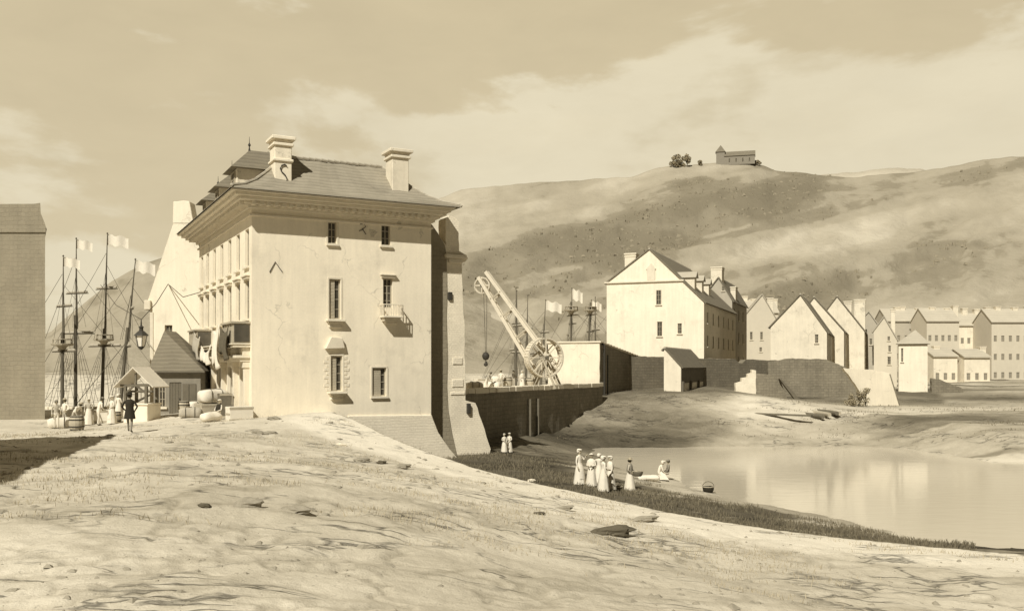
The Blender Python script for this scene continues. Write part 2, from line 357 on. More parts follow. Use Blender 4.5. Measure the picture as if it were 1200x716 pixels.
farb = (dpg < 0)*(Yg > 66); tone = np.where(farb, .62+.8*(fbm(Xg*.05+3,Yg*.16,5)-.5)-.30*sstep(30,38,Xg)*sstep(.47,.53,fbm(Xg*.03+1,Yg*.22,4))-.16*sstep(8,-2,Xg)*sstep(95,80,Yg), tone)
QP = [(-3.8,67),(9.2,94),(19,118),(30,124)]
qdist = np.full(Xg.shape, 1e9)
for (x0,y0),(x1,y1) in zip(QP,QP[1:]):
    t_ = np.clip(((Xg-x0)*(x1-x0)+(Yg-y0)*(y1-y0))/((x1-x0)**2+(y1-y0)**2),0,1); qdist = np.minimum(qdist, np.hypot(Xg-x0-t_*(x1-x0), Yg-y0-t_*(y1-y0)))
tone = np.where((dpg < 0)&(Yg > 60), tone-.42*sstep(15,8,qdist+5*(fbm(Xg*.2,Yg*.4,4)-.5)), tone)  # shade of the quay walls on the beach, painted into the tone
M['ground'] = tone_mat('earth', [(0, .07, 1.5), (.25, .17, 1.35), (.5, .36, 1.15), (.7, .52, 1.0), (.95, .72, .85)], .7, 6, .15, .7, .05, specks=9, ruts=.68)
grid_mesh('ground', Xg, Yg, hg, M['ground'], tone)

# water: one sheet at sea level
wb = MB(); wb.quad((-400,30,0),(600,30,0),(600,400,0),(-400,400,0)); w = wb.build('water', M['water']); w['kind'] = 'structure'

# hills
def hill(name, sil, Y0, Y1, zb, m, pxs, tonef, relief, seed, rows=90, scrub=0, slab=''):
    px = np.linspace(*pxs, 420)[None,:]; t = np.concatenate([np.linspace(0,1,rows), np.linspace(1.04,1.5,10)])[:,None]
    sx, sy = zip(*sil); pyc = np.interp(px, sx, sy)-5*(fbm(px/22+seed, px*0+seed, 4)-.5)
    Y = Y0+(Y1-Y0)*t+0*px; zc = CH+(HY-pyc)/F*Y1
    tt = np.minimum(t, 1); z = zb+(zc-zb)*tt**1.12
    env = np.sin(np.pi*np.clip(tt,0,1))**.7
    q = tt*6-(px-600)/230
    n1 = fbm(px/170+seed, q+seed, 6, .55)-.5
    z = z+relief*env*n1*2+relief*.5*env*(np.abs(fbm(px/60+seed,tt*9,4)-.5)*-2+.4)
    z = np.where(t > 1, zc-(t-1)*(zc-zb)*.8, z)
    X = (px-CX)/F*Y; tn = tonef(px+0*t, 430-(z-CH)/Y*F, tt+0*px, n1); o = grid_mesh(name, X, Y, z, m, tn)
    if scrub:
        q = MB(); rr = np.random.RandomState(seed_i := int(seed*10)); rows_, cols_ = X.shape; nn = 0
        for _ in range(scrub*14):
            i, j = rr.randint(2, rows-1), rr.randint(0, cols_-1); u, v_ = rr.rand(2)
            if tn[i,j]+.05*rr.randn() > .27: continue
            p = V((X[i,j]*(1-u)+X[i,j+1]*u, Y[i,j]*(1-v_)+Y[i+1,j]*v_, 0)); p.z = (z[i,j]*(1-u)+z[i,j+1]*u)*(1-v_)+(z[i+1,j]*(1-u)+z[i+1,j+1]*u)*v_
            h_ = rr.uniform(.3,1.5)*rr.uniform(.5,1)
            for k in range(3):
                a = rr.rand()*6.28; w_x, w_y = math.cos(a)*h_*rr.uniform(.6,1.3), math.sin(a)*h_*.8; e = V((rr.randn()*.6, rr.randn()*.6, 0))
                q.add([p+e+V((-w_x,-w_y,-.3)), p+e+V((w_x,w_y,-.3)), p+e+V((w_x*.6,w_y*.5,h_*.8)), p+e+V((-w_x*.3,-w_y*.4,h_))], [(0,1,2,3)])
            nn += 1
            if nn > scrub: break
        sb = q.build('hill_scrub', M['scrub']); sb['kind'] = 'stuff'; tag(sb, slab, 'scrub')
    return o
def blobs(px, py, lst):
    r = 0
    wx = 60*(fbm(px/70+9, py/40, 4)-.5); wy = 26*(fbm(px/60, py/30+4, 4)-.5)
    for cx, cy, rx, ry, sl, v in lst:
        x = px+wx-cx; y = py+wy-cy+sl*x; r = r+v*sstep(1.25, .75, np.sqrt((x/rx)**2+(y/ry)**2))
    return r
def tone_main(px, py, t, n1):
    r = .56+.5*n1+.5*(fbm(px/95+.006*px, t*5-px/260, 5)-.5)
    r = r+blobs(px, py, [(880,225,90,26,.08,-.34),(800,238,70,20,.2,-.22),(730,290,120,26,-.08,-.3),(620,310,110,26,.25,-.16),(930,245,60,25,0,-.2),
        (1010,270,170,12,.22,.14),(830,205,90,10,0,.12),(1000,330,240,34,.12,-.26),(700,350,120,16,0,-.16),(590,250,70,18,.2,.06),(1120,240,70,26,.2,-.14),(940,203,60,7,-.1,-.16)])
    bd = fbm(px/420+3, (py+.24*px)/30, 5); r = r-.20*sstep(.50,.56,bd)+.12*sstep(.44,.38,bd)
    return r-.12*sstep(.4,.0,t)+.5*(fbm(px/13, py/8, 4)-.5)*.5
M['scrub'] = mat('scrub_leaves', .30, .3, .05, .6, 0, sat=1.35)
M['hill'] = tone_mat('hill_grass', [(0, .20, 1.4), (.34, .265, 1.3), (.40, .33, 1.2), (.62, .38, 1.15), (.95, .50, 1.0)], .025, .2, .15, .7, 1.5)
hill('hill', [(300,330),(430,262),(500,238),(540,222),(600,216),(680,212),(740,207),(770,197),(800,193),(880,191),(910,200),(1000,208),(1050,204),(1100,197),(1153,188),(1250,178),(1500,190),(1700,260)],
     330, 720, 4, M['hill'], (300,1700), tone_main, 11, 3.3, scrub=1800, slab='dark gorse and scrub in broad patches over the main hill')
hill('far_hill', [(700,240),(880,214),(960,206),(1050,197),(1120,200),(1300,188),(1800,220)], 900, 1250, 4, M['hill'], (700,1800), lambda px,py,t,n: .8+.2*n, 6, 8.1, 30)
hill('far_hill', [(-500,400),(-100,415),(0,405),(60,388),(90,362),(130,330),(170,308),(210,296),(260,288),(330,290),(400,300),(500,330),(640,380)], 230, 460, 3,
     M['hill'], (-500,640), lambda px,py,t,n: .42+.3*n+.3*(fbm(px/15,py/9,4)-.5), 4, 5.7, 60)

# ------------------------------------------------------------------ windows
def window(parent, O, U, N, r, depth=.2, bars=(1,3), sill=True, hood=False, fm='wood', shutter=None, lintel=0, gm='glass'):
    """r=(x0,z0,x1,z1) on the wall plane O + U x + Z z, outward normal N"""
    O, U, N = V(O), V(U), V(N); Z = V((0,0,1)); x0,z0,x1,z1 = r; w, h = x1-x0, z1-z0
    P = lambda x, z, d: O+U*x+Z*z+N*d
    m = MB(); t = min(.07, w*.12)
    for xc in (x0+t/2, x1-t/2): m.obox(P(xc,(z0+z1)/2,-depth+.03), U*t/2, N*.03, Z*h/2)
    for zc in (z0+t/2, z1-t/2): m.obox(P((x0+x1)/2,zc,-depth+.031), U*(w/2-t), N*.03, Z*t/2)
    for i in range(bars[0]): m.obox(P(x0+w*(i+1)/(bars[0]+1),(z0+z1)/2,-depth+.027), U*.022, N*.02, Z*(h/2-t))
    for i in range(bars[1]): m.obox(P((x0+x1)/2,z0+h*(i+1)/(bars[1]+1),-depth+.024), U*(w/2-t), N*.015, Z*.018)
    f = m.build('window', M[fm], parent)
    g = MB(); g.obox(P((x0+x1)/2,(z0+z1)/2,-depth-.006), U*w/2, N*.005, Z*h/2); g.build('pane', M[gm], f)
    if shutter:
        s_ = MB(); k = shutter
        s_.obox(P(x0+w*k/2+.01,(z0+z1)/2,-depth+.09), U*w*k/2, N*.018, Z*(h/2-.02))
        for i in range(12): s_.obox(P(x0+w*k/2+.01,z0+h*(i+.5)/12,-depth+.112), U*w*k*.42, N*.006, Z*h*.022)
        s_.build('shutter', M['wood'], f)
    if sill:
        s_ = MB(); s_.obox(P((x0+x1)/2,z0-.07,.06), U*(w/2+.12), N*.085, Z*.065); s_.build('sill', M['stone'], f, bevel=.012)
    if hood:
        s_ = MB(); s_.obox(P((x0+x1)/2,z1+.09,.06), U*(w/2+.13), N*.085, Z*.07); s_.obox(P((x0+x1)/2,z1+.2,.095), U*(w/2+.2), N*.13, Z*.038); s_.build('hood', M['stone'], f, bevel=.012)
    if lintel:
        s_ = MB(); s_.obox(P((x0+x1)/2,z1+lintel/2,.0), U*(w/2+.1), N*.03, Z*lintel/2)
        for sgn in (-1,1): s_.obox(P((x0+x1)/2+sgn*(w/2+.07),(z0+z1)/2,.0), U*.06, N*.028, Z*h/2)
        s_.build('surround', M['stone'], f, bevel=.01)
    return f

# ------------------------------------------------------------------ the big customs house on the left
ang = math.atan2(.467, .884)
A0 = V((-14.63, 52, 4)); MB0 = frame(A0, ang)
hs = thing('harbour_house', 'large three storey pale house with dentil cornice, flared tiled roof and two tall chimneys', 'house', A0, ang)
W_, L_, HT = 10.9, 17.5, 12.05
XL = V((1,0,0)); YL = V((0,1,0))
def fr(px0, py0, px1, py1):
    a = onp(MB0, px0, py0, 1, 0); b = onp(MB0, px1, py1, 1, 0); return (a.x, b.z, b.x, a.z)
fw = [fr(384.5,260,394.5,286), fr(447,262,457.5,288), fr(386,327,399,374), fr(449,326,460,361), fr(388,417,401,458), fr(436.5,431,452.5,464)]
BZ = -4.6
lift = lambda rects: [(a,b-BZ,c,d-BZ) for a,b,c,d in rects]
m = MB()
m.panel((0,0,BZ), XL, W_, HT-BZ, lift(fw), (0,-1,0), .26)
lw = []
for yk in (1.25, 3.75, 6.3, 8.9, 11.5, 14.1, 16.4):
    lw += [(yk-.5, 8.75, yk+.5, 10.9), (yk-.55, 5.75, yk+.55, 8.0)]
lg = [(1.9,.25,3.0,3.0), (5.6,.1,6.8,3.0), (9.2,.3,10.4,3.0), (12.8,.3,14.0,3.0)]
dr = [(3.7,-.1,4.9,3.1)]
m.panel((0,L_,BZ), -YL, L_, HT-BZ, [(L_-c,b-BZ,L_-a,d-BZ) for a,b,c,d in lw+lg+dr], (-1,0,0), .3)
m.quad((W_,0,BZ),(W_,L_,BZ),(W_,L_,HT),(W_,0,HT)); m.quad((W_,L_,BZ),(0,L_,BZ),(0,L_,HT),(W_,L_,HT))
m.build('wall', M['stucco'], hs)
fO = (0,0,0)
for i, r in enumerate(fw):
    window(hs, fO, XL, (0,-1,0), r, .2, (1,2) if i in (0,1) else (1,3), sill=i in (0,1,5), hood=i == 3, lintel=.12 if i in (0,2,4,5) else 0, shutter=.5 if i in (2,4) else (.62 if i == 5 else None))
for r in lw: window(hs, fO, YL, (-1,0,0), r, .2, (1,3), sill=True, hood=r[1] < 7)
for r in lg: window(hs, fO, YL, (-1,0,0), r, .2, (1,2), sill=False, lintel=.16)
d_ = MB(); r = dr[0]; d_.box(.16,.24,r[0],r[2],r[1],r[3])
for k in range(2):
    for z in (.3, 1.5): d_.box(.13,.17,r[0]+.1+k*.56,r[0]+.56+k*.56,z,z+1.0)
dd = d_.build('door', M['wood_d'], hs); MB().box(.06,.13,r[0]+.62,r[0]+.67,1.3,1.45).build('handle', M['iron'], dd)
# sill boxes and balcony of the gable front
def sillbox(r, drop, out, ww, name='sill_box'):
    q = MB(); a,b,c,d = r
    q.box(a-ww, c+ww, -out, .03, b-.16, b-.02); q.box(a-ww*.6, c+ww*.6, -out*.75, .03, b-drop*.55, b-.163); q.box(a-ww*.2, c+ww*.2, -out*.4, .03, b-drop, b-drop*.553)
    return q.build(name, M['stone'], hs, bevel=.02)
sillbox(fw[2], .5, .38, .22); sillbox(fw[4], .5, .42, .2)
a,b,c,d = fw[3]; q = MB()
q.box(a-.22, c+.42, -.75, .03, b-.62, b-.5); q.box(a-.1, c+.3, -.5, .03, b-.82, b-.623); q.box(a+.05, c+.15, -.28, .03, b-.98, b-.823)
bal = q.build('balcony', M['stone'], hs, bevel=.02); q = MB()
nb = 8
for i in range(nb+1):
    x = a-.2+(c-a+.6)*i/nb; q.bar((x,-.72,b-.5),(x,-.72,b+.14),.035)
for i in range(5):
    for x in (a-.2, c+.4): q.bar((x,-.72+.16*i,b-.5),(x,-.72+.16*i,b+.14),.035)
q.bar((a-.22,-.72,b+.16),(c+.42,-.72,b+.16),.06); q.bar((a-.2,-.72,b+.16),(a-.2,0,b+.16),.06); q.bar((c+.4,-.72,b+.16),(c+.4,0,b+.16),.06)
q.build('railing', M['stone'], bal)
# little stone hood over the lower left window
p0 = onp(MB0, 380, 409, 1, 0); p1 = onp(MB0, 403, 396, 1, 0)
q = MB(); q.prism([(p0.x,0.02,p0.z),(p1.x,0.02,p0.z+.05),(p1.x-.15,0.02,p1.z),(p0.x+.35,0.02,p1.z+.05)], (0,-.28,0)); q.build('hood', M['stone'], hs, bevel=.03)
# quoins round lower left window
a,b,c,d = fw[4]
for i in range(9):
    z = b+(d-b)*i/9; e = .3 if i % 2 else .16
    for x_0, x_1 in ((a-.13-e, a-.13), (c+.13, c+.13+e)): q = MB(); q.box(x_0, x_1, -.025, .02, z+.02, z+(d-b)/9-.02); q.build('quoin', M['plinth'], hs, bevel=.01)
# iron wall anchors
def wallmark(pts, r, name='wall_anchor'):
    q = MB(); q.tube([onp(MB0, x, y, 1, -.03) for x, y in pts], r, 5); return q.build(name, M['iron'], hs)
wallmark([(316,319),(322.5,307),(331,319)], .026)
wallmark([(422,263),(427,262),(428.5,266),(424.5,269),(421,271)], .022); wallmark([(424.5,268),(429,275)], .022)
# cornice
def ring(q, out, z0, z1): q.box(-out, W_+out*.8, -out, L_+out, z0, z1)
q = MB()
for o_, z0, z1 in ((.14,11.5,11.62),(.22,11.9,12.1),(.5,12.102,12.26),(.85,12.262,12.44),(1.1,12.442,12.62),(1.34,12.622,12.74)): ring(q, o_, z0, z1)
co = q.build('cornice', M['stone'], hs, bevel=.02); q = MB()
for i in range(44):
    y = -.3+i*.41; q.box(-.72, -.2, y, y+.2, 12.04, 12.255)
for i in range(27):
    x = -.1+i*.41; q.box(x, x+.2, -.72, -.2, 12.04, 12.255)
q.build('dentil', M['stone'], co)
# roof, flared and cut off level at the top
q = MB(); rings = [(-1.42,12.742),(-1.34,12.84),(-.5,13.13),(.3,13.6),(1.0,14.2),(1.7,14.85),(2.35,15.5)]
o = len(q.v); N_ = 14
for d0, z in rings:
    c4 = [(d0,d0),(W_-d0,d0),(W_-d0,L_-d0),(d0,L_-d0)]
    for s_ in range(4):
        for k in range(N_):
            x = c4[s_][0]+(c4[(s_+1)%4][0]-c4[s_][0])*k/N_; y = c4[s_][1]+(c4[(s_+1)%4][1]-c4[s_][1])*k/N_
            q.v.append((x, y, z+(.05*math.sin(k*1.7+s_)-.03*math.sin(math.pi*k/N_)) * (z > 13)))
n = 4*N_
for i in range(len(rings)-1):
    for k in range(n): q.f.append((i*n+k, i*n+(k+1)%n, (i+1)*n+(k+1)%n, (i+1)*n+k))
q.f.append(tuple((len(rings)-1)*n+k for k in range(n)))
rf = q.build('roof', M['roof'], hs, smooth=False)
q = MB(); T = 2.35
for p_, r_ in (((T,T,15.53),(W_-T,T,15.53)),((T,T,15.53),(T,L_-T,15.53))):
    for i in range(16):
        s0 = V(p_).lerp(V(r_), i/16); s1 = V(p_).lerp(V(r_), (i+1)/16); q.tube([s0+V((0,0,.04)), s1+V((0,0,.0))], .1, 6)
for cx, cy, tx, ty in ((-1.2,-1.2,T,T),(W_+1.2,-1.2,W_-T,T)):
    for i in range(len(rings)-1):
        f0 = lambda dd: (dd if cx < 0 else W_-dd, dd)
        q.tube([(*f0(rings[i][0]), rings[i][1]+.05), (*f0(rings[i+1][0]), rings[i+1][1]+.03)], .085, 6)
q.build('ridge_tile', M['roof_p'], rf)
# chimneys
def chimney(parent, x0,x1,y0,y1,zb,zt, m='stucco', cap=.16, band=None):
    q = MB(); q.box(x0,x1,y0,y1,zb,zt-.55)
    if band: q.box(x0-.09,x1+.09,y0-.09,y1+.09,band,band+.16)
    q.box(x0-cap*.5,x1+cap*.5,y0-cap*.5,y1+cap*.5,zt-.548,zt-.38); q.box(x0-cap*.2,x1+cap*.2,y0-cap*.2,y1+cap*.2,zt-.378,zt-.2); q.box(x0-cap,x1+cap,y0-cap,y1+cap,zt-.198,zt)
    return q.build('chimney', M[m], parent, bevel=.03)
p = onp(MB0, 322, 222, 1, .55); p2 = onp(MB0, 342, 222, 1, .55); zt = onp(MB0, 331, 160, 1, .55).z
c1 = chimney(rf, p.x, p2.x, .55, 1.75, 12.9, zt, 'stucco', .2, zt-1.45)
q = MB(); cxm = (p.x+p2.x)/2; zc = zt-2.2
q.tube([(cxm+.2*math.sin(a_)*(1 if a_ < 0 else 1), .5, zc+z_) for a_, z_ in [(1.2,.5),(.4,.58),(-.5,.52),(-1.2,.33),(-.6,.15),(.4,-.02),(1.3,-.2),(1.0,-.42),(.1,-.56),(-.9,-.5),(-1.2,-.36)]], .035, 6)
q.build('wall_anchor', M['iron'], c1)
p = onp(MB0, 460, 228, 1, .5); p2 = onp(MB0, 479, 228, 1, .5); zt = onp(MB0, 468, 175, 1, .5).z
chimney(rf, p.x, p2.x, .5, 1.7, 12.9, zt, 'stucco_b', .22)
# dormers on the street side
for yk, k in ((3.2,1.15), (8.4,1.0), (13.2,.95)):
    q = MB(); w2 = .85*k; zt = 12.9+1.55*k
    q.box(-.35, 1.9, yk-w2, yk+w2, 12.8, zt); dm = q.build('dormer', M['stucco_b'], hs)
    window(dm, (-.35,0,0), YL, (-1,0,0), (yk-.4*k, 13.15, yk+.4*k, zt-.2), -.01, (1,2), sill=False)
    q = MB(); e = .42; ap = zt+1.05*k
    b4 = [(-.35-e,yk-w2-e,zt-.12),(2.3,yk-w2-e,zt-.12),(2.3,yk+w2+e,zt-.12),(-.35-e,yk+w2+e,zt-.12)]
    q.add(b4+[(.55,yk,ap),(2.6,yk,ap)], [(0,1,5,4),(2,3,4,5),(3,0,4),(3,2,1,0),(1,2,5)]); q.build('roof', M['roof_d'], dm)
    q = MB(); q.lathe([(.07,0),(.03,.25),(.09,.35),(.02,.5),(.01,.85)], 8, (.55,yk,ap-.05)); q.build('finial', M['iron'], dm)
# ventilator turret beyond the ridge
q = MB(); q.box(2.5,3.5,8.5,9.5,15.2,16.0); q.add([(2.3,8.3,16.0),(3.7,8.3,16),(3.7,9.7,16),(2.3,9.7,16),(3,9,17.3)], [(3,2,1,0),(0,1,4),(1,2,4),(2,3,4),(3,0,4)]); q.build('turret', M['roof_d'], hs)
# shop front: long projecting entablature with boxed bay ends and hung cloths
q = MB(); y0, y1 = .5, 16.6
q.box(-.55,.02,y0,y1,3.3,3.5); q.box(-.8,.02,y0-.1,y1,3.502,3.66); q.box(-.4,.02,y0,y1,3.662,4.1); q.box(-.95,.02,y0-.15,y1,4.102,4.25)
q.box(-1.05,.02,y0-.2,y1,4.252,4.33)
sf = q.build('shop_front', M['stone'], hs, bevel=.02)
for a_, b_ in ((.35,3.4), (12.6,15.8)):
    q = MB(); q.box(-.95,.02,a_,b_,4.34,5.45); q.box(-1.08,.02,a_-.08,b_+.08,5.452,5.56)
    for k in range(5): q.box(-.99,-.93,a_+.05+(b_-a_-.2)*k/4,a_+.15+(b_-a_-.2)*k/4,4.36,5.45)
    q.box(-.93,0,a_-.012,a_+.01,4.4,5.4)
    bx = q.build('bay', M['wood'], hs)
    MB().box(-.9,-.05,a_-.03,a_-.014,4.42,5.38).build('pane', M['glass'], bx)
for k in range(5):
    y = (.6, 3.6, 7.3, 11, 14.6)[k]; q = MB(); q.box(-.3,.02,y,y+.32,-1,3.3); q.box(-.38,.02,y-.06,y+.38,2.95,3.298); q.build('pilaster', M['stone'], hs, bevel=.02)
def cloth(name, parent, p0, p1, drop, m, sag=.25, out=(-1,0,0), n=22, rows=12):
    q = MB(); p0, p1 = V(p0), V(p1); out = V(out)
    for j in range(rows+1):
        for i in range(n+1):
            t, s_ = i/n, j/rows
            p = p0.lerp(p1, t)-V((0,0,1))*(s_*drop*(1+.18*math.sin(t*7))+sag*math.sin(math.pi*t)*(1-s_*.3))+out*(.09*math.sin(t*21+j*.15)*(.3+s_)+.12*s_*math.sin(math.pi*s_))
            q.v.append(tuple(p))
    for j in range(rows):
        for i in range(n): k = j*(n+1)+i; q.f.append((k,k+1,k+n+2,k+n+1))
    o = q.build(name, m, parent, smooth=True); s_ = o.modifiers.new('thickness','SOLIDIFY'); s_.thickness = .02; return o
cloth('awning_cloth', hs, (-1.15,3.5,5.5), (-1.15,5.2,5.2), 2.1, M['canvas'])
cloth('awning_cloth', hs, (-1.12,.9,5.3), (-1.12,3.2,5.4), 1.5, M['cloth_b'], .4)
cloth('awning_cloth', hs, (-1.15,6.2,4.4), (-1.15,9.6,4.4), .9, M['canvas'], .5)
cloth('awning_cloth', hs, (-1.15,10.2,5.0), (-1.15,12.5,5.4), 1.3, M['cloth_t'], .3)
# battered foot of the front, with set-off courses, at the right where the ground falls
f = lambda px, py: onp(MB0, px, py, 1, -.1)
q = MB(); pts = [f(*p) for p in ((408,487),(506,486),(508,492),(514,507),(527,526),(541,542),(546,566),(400,566))]
q.prism([(p.x,-.12,p.z) for p in pts], (0,1.3,0)); pl = q.build('plinth', M['plinth'], hs, bevel=.04)

# ruined side wall standing against the house: tall slender strip with a corbel
PW = 1.05
g_ = lambda px, py: onp(MB0, px, py, 1, PW)
out = [(500,262),(506,263),(513,273),(523,288),(522.5,256),(527,252.5),(535,256),(537.5,260),(538,294),(546,299),(548.5,303),(545,307),(541,308),(542,345),(544,375),(544.5,420),(546,452),(545.5,469),(557,472),(564,492),(568,503),(575,526),(573,540),(500,560)]
pts = [g_(*p) for p in out]
# subdivide the outline so that the broken edge is uneven
pp = []
for i, p in enumerate(pts):
    nx = pts[(i+1)%len(pts)]; k = max(1, int((nx-p).length/.35)); pp += [p.lerp(nx, j/k)+V((R.uniform(-.04,.04),0,R.uniform(-.04,.04)))*(j > 0) for j in range(k)]
q = MB(); q.prism([(p.x,PW,p.z) for p in pp], (0,1.15,0))
rw = q.build('ruined_wall', M['ruinstone']); rw.matrix_world = MB0
tag(rw, 'tall narrow remnant of ruined masonry at the right end of the big house, with broken corbel', 'wall')
q = MB(); q.prism([(p.x,PW-.04,p.z) for p in (g_(*z_) for z_ in ((498,263),(506,263.5),(513,274),(521,287),(523,300),(524,345),(523,372),(524.5,420),(523.5,452),(525,480),(529,505),(537,541),(530,560),(498,560)))], (0,.5,0)); q.build('shade_dark_stone', M['shade_dark_stone'], rw)  # dark strip: the house's cast shadow on the ruin, put in as coloured stone
q = MB(); c_ = g_(533,301); q.box(c_.x-.75,c_.x+.72,PW-.32,PW+.02,c_.z-.12,c_.z+.14); q.box(c_.x-.5,c_.x+.5,PW-.2,PW+.02,c_.z-.4,c_.z-.122); q.build('corbel', M['stone'], rw, bevel=.05)
q = MB(); c_ = g_(527,347); q.box(c_.x-.14,c_.x+.14,PW-.14,PW+.02,c_.z-.25,c_.z+.25); c_ = g_(548.5,478); q.box(c_.x-.12,c_.x+.12,PW-.2,PW+.02,c_.z-.35,c_.z+.3); q.build('iron_bracket', M['iron'], rw, bevel=.03)
q = MB()
for py, h_, w_ in ((423,.45,.8), (449,.5,.9), (461,.18,1.1)): c_ = g_(537,py); q.box(c_.x-w_/2,c_.x+w_/2-.1,PW-.05,PW+.02,c_.z-h_/2,c_.z+h_/2)
q.build('stone_block', M['plinth'], rw, bevel=.03)

# ------------------------------------------------------------------ gabled houses
def gable_house(name, label, cat, corner, Y0, left, right, apex, er, el, zb, d=(.37,.93), wallm='far', roofm='roof', gw=(), sw=(), chims=(), hip=False, over=.35, group=None, string=None, flank=None):
    """corner px and depth; left/right px ends; apex (px,py); eaves py at the corner (er) and left (el); windows as px rects"""
    d = V((d[0], d[1], 0)).normalized(); n_ = V((d.y, -d.x, 0)); C = at(corner, 430, Y0); C.z = zb
    rz = math.atan2(d.y, d.x)-math.pi/2; Mx = frame(C, rz)
    w = -onp(Mx, left, 430, 1, 0).x; l = onp(Mx, right, 430, 0, 0).y; l = min(max(l, 3), 45)
    zr = onp(Mx, corner, er, 1, 0).z; zl = onp(Mx, left, el, 1, 0).z; a = onp(Mx, apex[0], apex[1], 1, 0); ax, az = a.x, a.z
    h = thing(name, label, cat, C, rz, group)
    zm = min(zl, zr)
    gr = []
    for r in gw:
        a0 = onp(Mx, r[0], r[1], 1, 0); b0 = onp(Mx, r[2], r[3], 1, 0); gr.append((a0.x, b0.z, b0.x, a0.z))
    sr = []
    for r in sw:
        if len(r) == 4 and r[0] > 50:
            a0 = onp(Mx, r[0], r[1], 0, 0); b0 = onp(Mx, r[2], r[3], 0, 0); sr.append((a0.y, b0.z, b0.y, a0.z))
        else: sr.append((r[0]*l, r[1]*zr, r[0]*l+r[2], r[1]*zr+r[3]))
    q = MB(); lowh = lambda L: [(x0+w, z0+2, x1+w, z1+2) for x0,z0,x1,z1 in L]
    top = max(zm, max([r[3] for r in gr], default=0)+.3) if False else zm
    q.panel((-w,0,-2), XL, w, zm+2, [r for r in lowh(gr) if r[3] < zm+2], (0,-1,0), .2)
    q.panel((0,0,-2), YL, l, zr+2, [(x0,z0+2,x1,z1+2) for x0,z0,x1,z1 in sr], (1,0,0), .2)
    for y, rev in ((0,0),(l,1)):
        up = [(-w,y,zm)]+([(0,y,zm)])+([(0,y,zr)] if zr > zm+.01 else [])
        if hip: up += [(-w,y,zl)] if zl > zm+.01 else []
        else: up += [(ax,y,az)]+([(-w,y,zl)] if zl > zm+.01 else [])
        if len(up) >= 3: q.add(up, [tuple(range(len(up)))[::-1] if rev else tuple(range(len(up)))])
    q.quad((0,l,-2),(-w,l,-2),(-w,l,zm),(0,l,zm)); q.quad((-w,l,-2),(-w,0,-2),(-w,0,zl),(-w,l,zl))
    if zr > zm+.01: pass
    q.build('wall', M[wallm], h)
    # roof
    q = MB(); t = .16; e = over
    if hip:
        zz = max(zr, zl); k = min(w, l)/2
        b4 = [(-w-e,-e,zz),(e,-e,zz),(e,l+e,zz),(-w-e,l+e,zz)]
        q.add(b4+[(ax,k,az),(ax,max(l-k,k+.05),az)], [(0,1,4),(1,2,5,4),(2,3,5),(3,0,4,5),(3,2,1,0)])
    else:
        for (ex, ez) in ((0,zr),(-w,zl)):
            s = V((ex-ax, 0, ez-az)); s.normalize(); nn = V((-s.z, 0, s.x)); nn = nn if nn.z > 0 else -nn
            p0 = V((ax,0,az))+nn*.02; p1 = V((ex,0,ez))+s*e+nn*.02; off = 0 if ex == 0 else .003
            q.prism([p0+V((0,-e*.5,off)), p1+V((0,-e*.5,off)), p1+nn*t+V((0,-e*.5,off)), p0+nn*t+V((0,-e*.5,off))], (0,l+e,0))
    rf = q.build('roof', M[roofm], h)
    if not hip:
        q = MB(); K = max(3, int(l/.9))
        for i in range(K): q.tube([(ax,-e*.5+(l+e)*i/K,az+.16),(ax,-e*.5+(l+e)*(i+1)/K,az+.12)], .13, 6)
        q.build('ridge_tile', M['roof_p'], rf)
    for r in gr:
        if r[3] < zm: window(h, (0,0,0), XL, (0,-1,0), r, .16, (1,2), sill=True)
        else:
            window(h, (0,0,0), XL, (0,-1,0), r, -.03, (1,2), sill=True)
    for r in sr: window(h, (0,0,0), YL, (1,0,0), r, .16, (1,2), sill=True)
    for c in chims:     # (px0, px1, top py, depth along the house, thickness, top kind)
        a0 = onp(Mx, c[0], c[2], 1, c[3]); b0 = onp(Mx, c[1], c[2], 1, c[3])
        chimney(rf, a0.x, b0.x, c[3], c[3]+c[4], min(zl,zr)-.3, a0.z, 'stucco_b', .1)
    return h, Mx, dict(w=w, l=l, zr=zr, zl=zl, ax=ax, az=az, rf=rf)

row = 'gabled houses in a row beyond the beach'
h1, Mx1, i1 = gable_house('gabled_house', 'tall white gable house with three small windows above the shed, long shaded side wall', 'house', 825, 120, 711, 862, (761,293), 354, 332, 4.4, wallm='stucco', roofm='roof_d',
    gw=((769,340,775,357),(770,377,776,394),(794,379,799,391)),
    sw=[(fx, fz, .95, 1.5) for fz in (.2,.48,.76) for fx in (.08,.24,.40,.56,.72,.88)], chims=((732,745,297,.3,1.5),), over=.3)
q = MB(); w1 = i1['w']; zs = i1['zl']
q.box(-w1-.3, -2.6, -.22, .01, zs-.08, zs+.14); q.build('cornice', M['stone'], h1, bevel=.03)
a_ = onp(Mx1, 757, 329, 1, -.05); b_ = onp(Mx1, 769, 308, 1, -.05); q = MB(); mx_ = (a_.x+b_.x)/2
q.prism([(a_.x+.15,0,a_.z),(b_.x-.15,0,a_.z),(b_.x-.15,0,b_.z-.9),(b_.x,0,b_.z-.8),(mx_,0,b_.z),(a_.x,0,b_.z-.8),(a_.x+.15,0,b_.z-.9)], (0,-.14,0)); q.build('blind_niche', M['stone'], h1, bevel=.03)
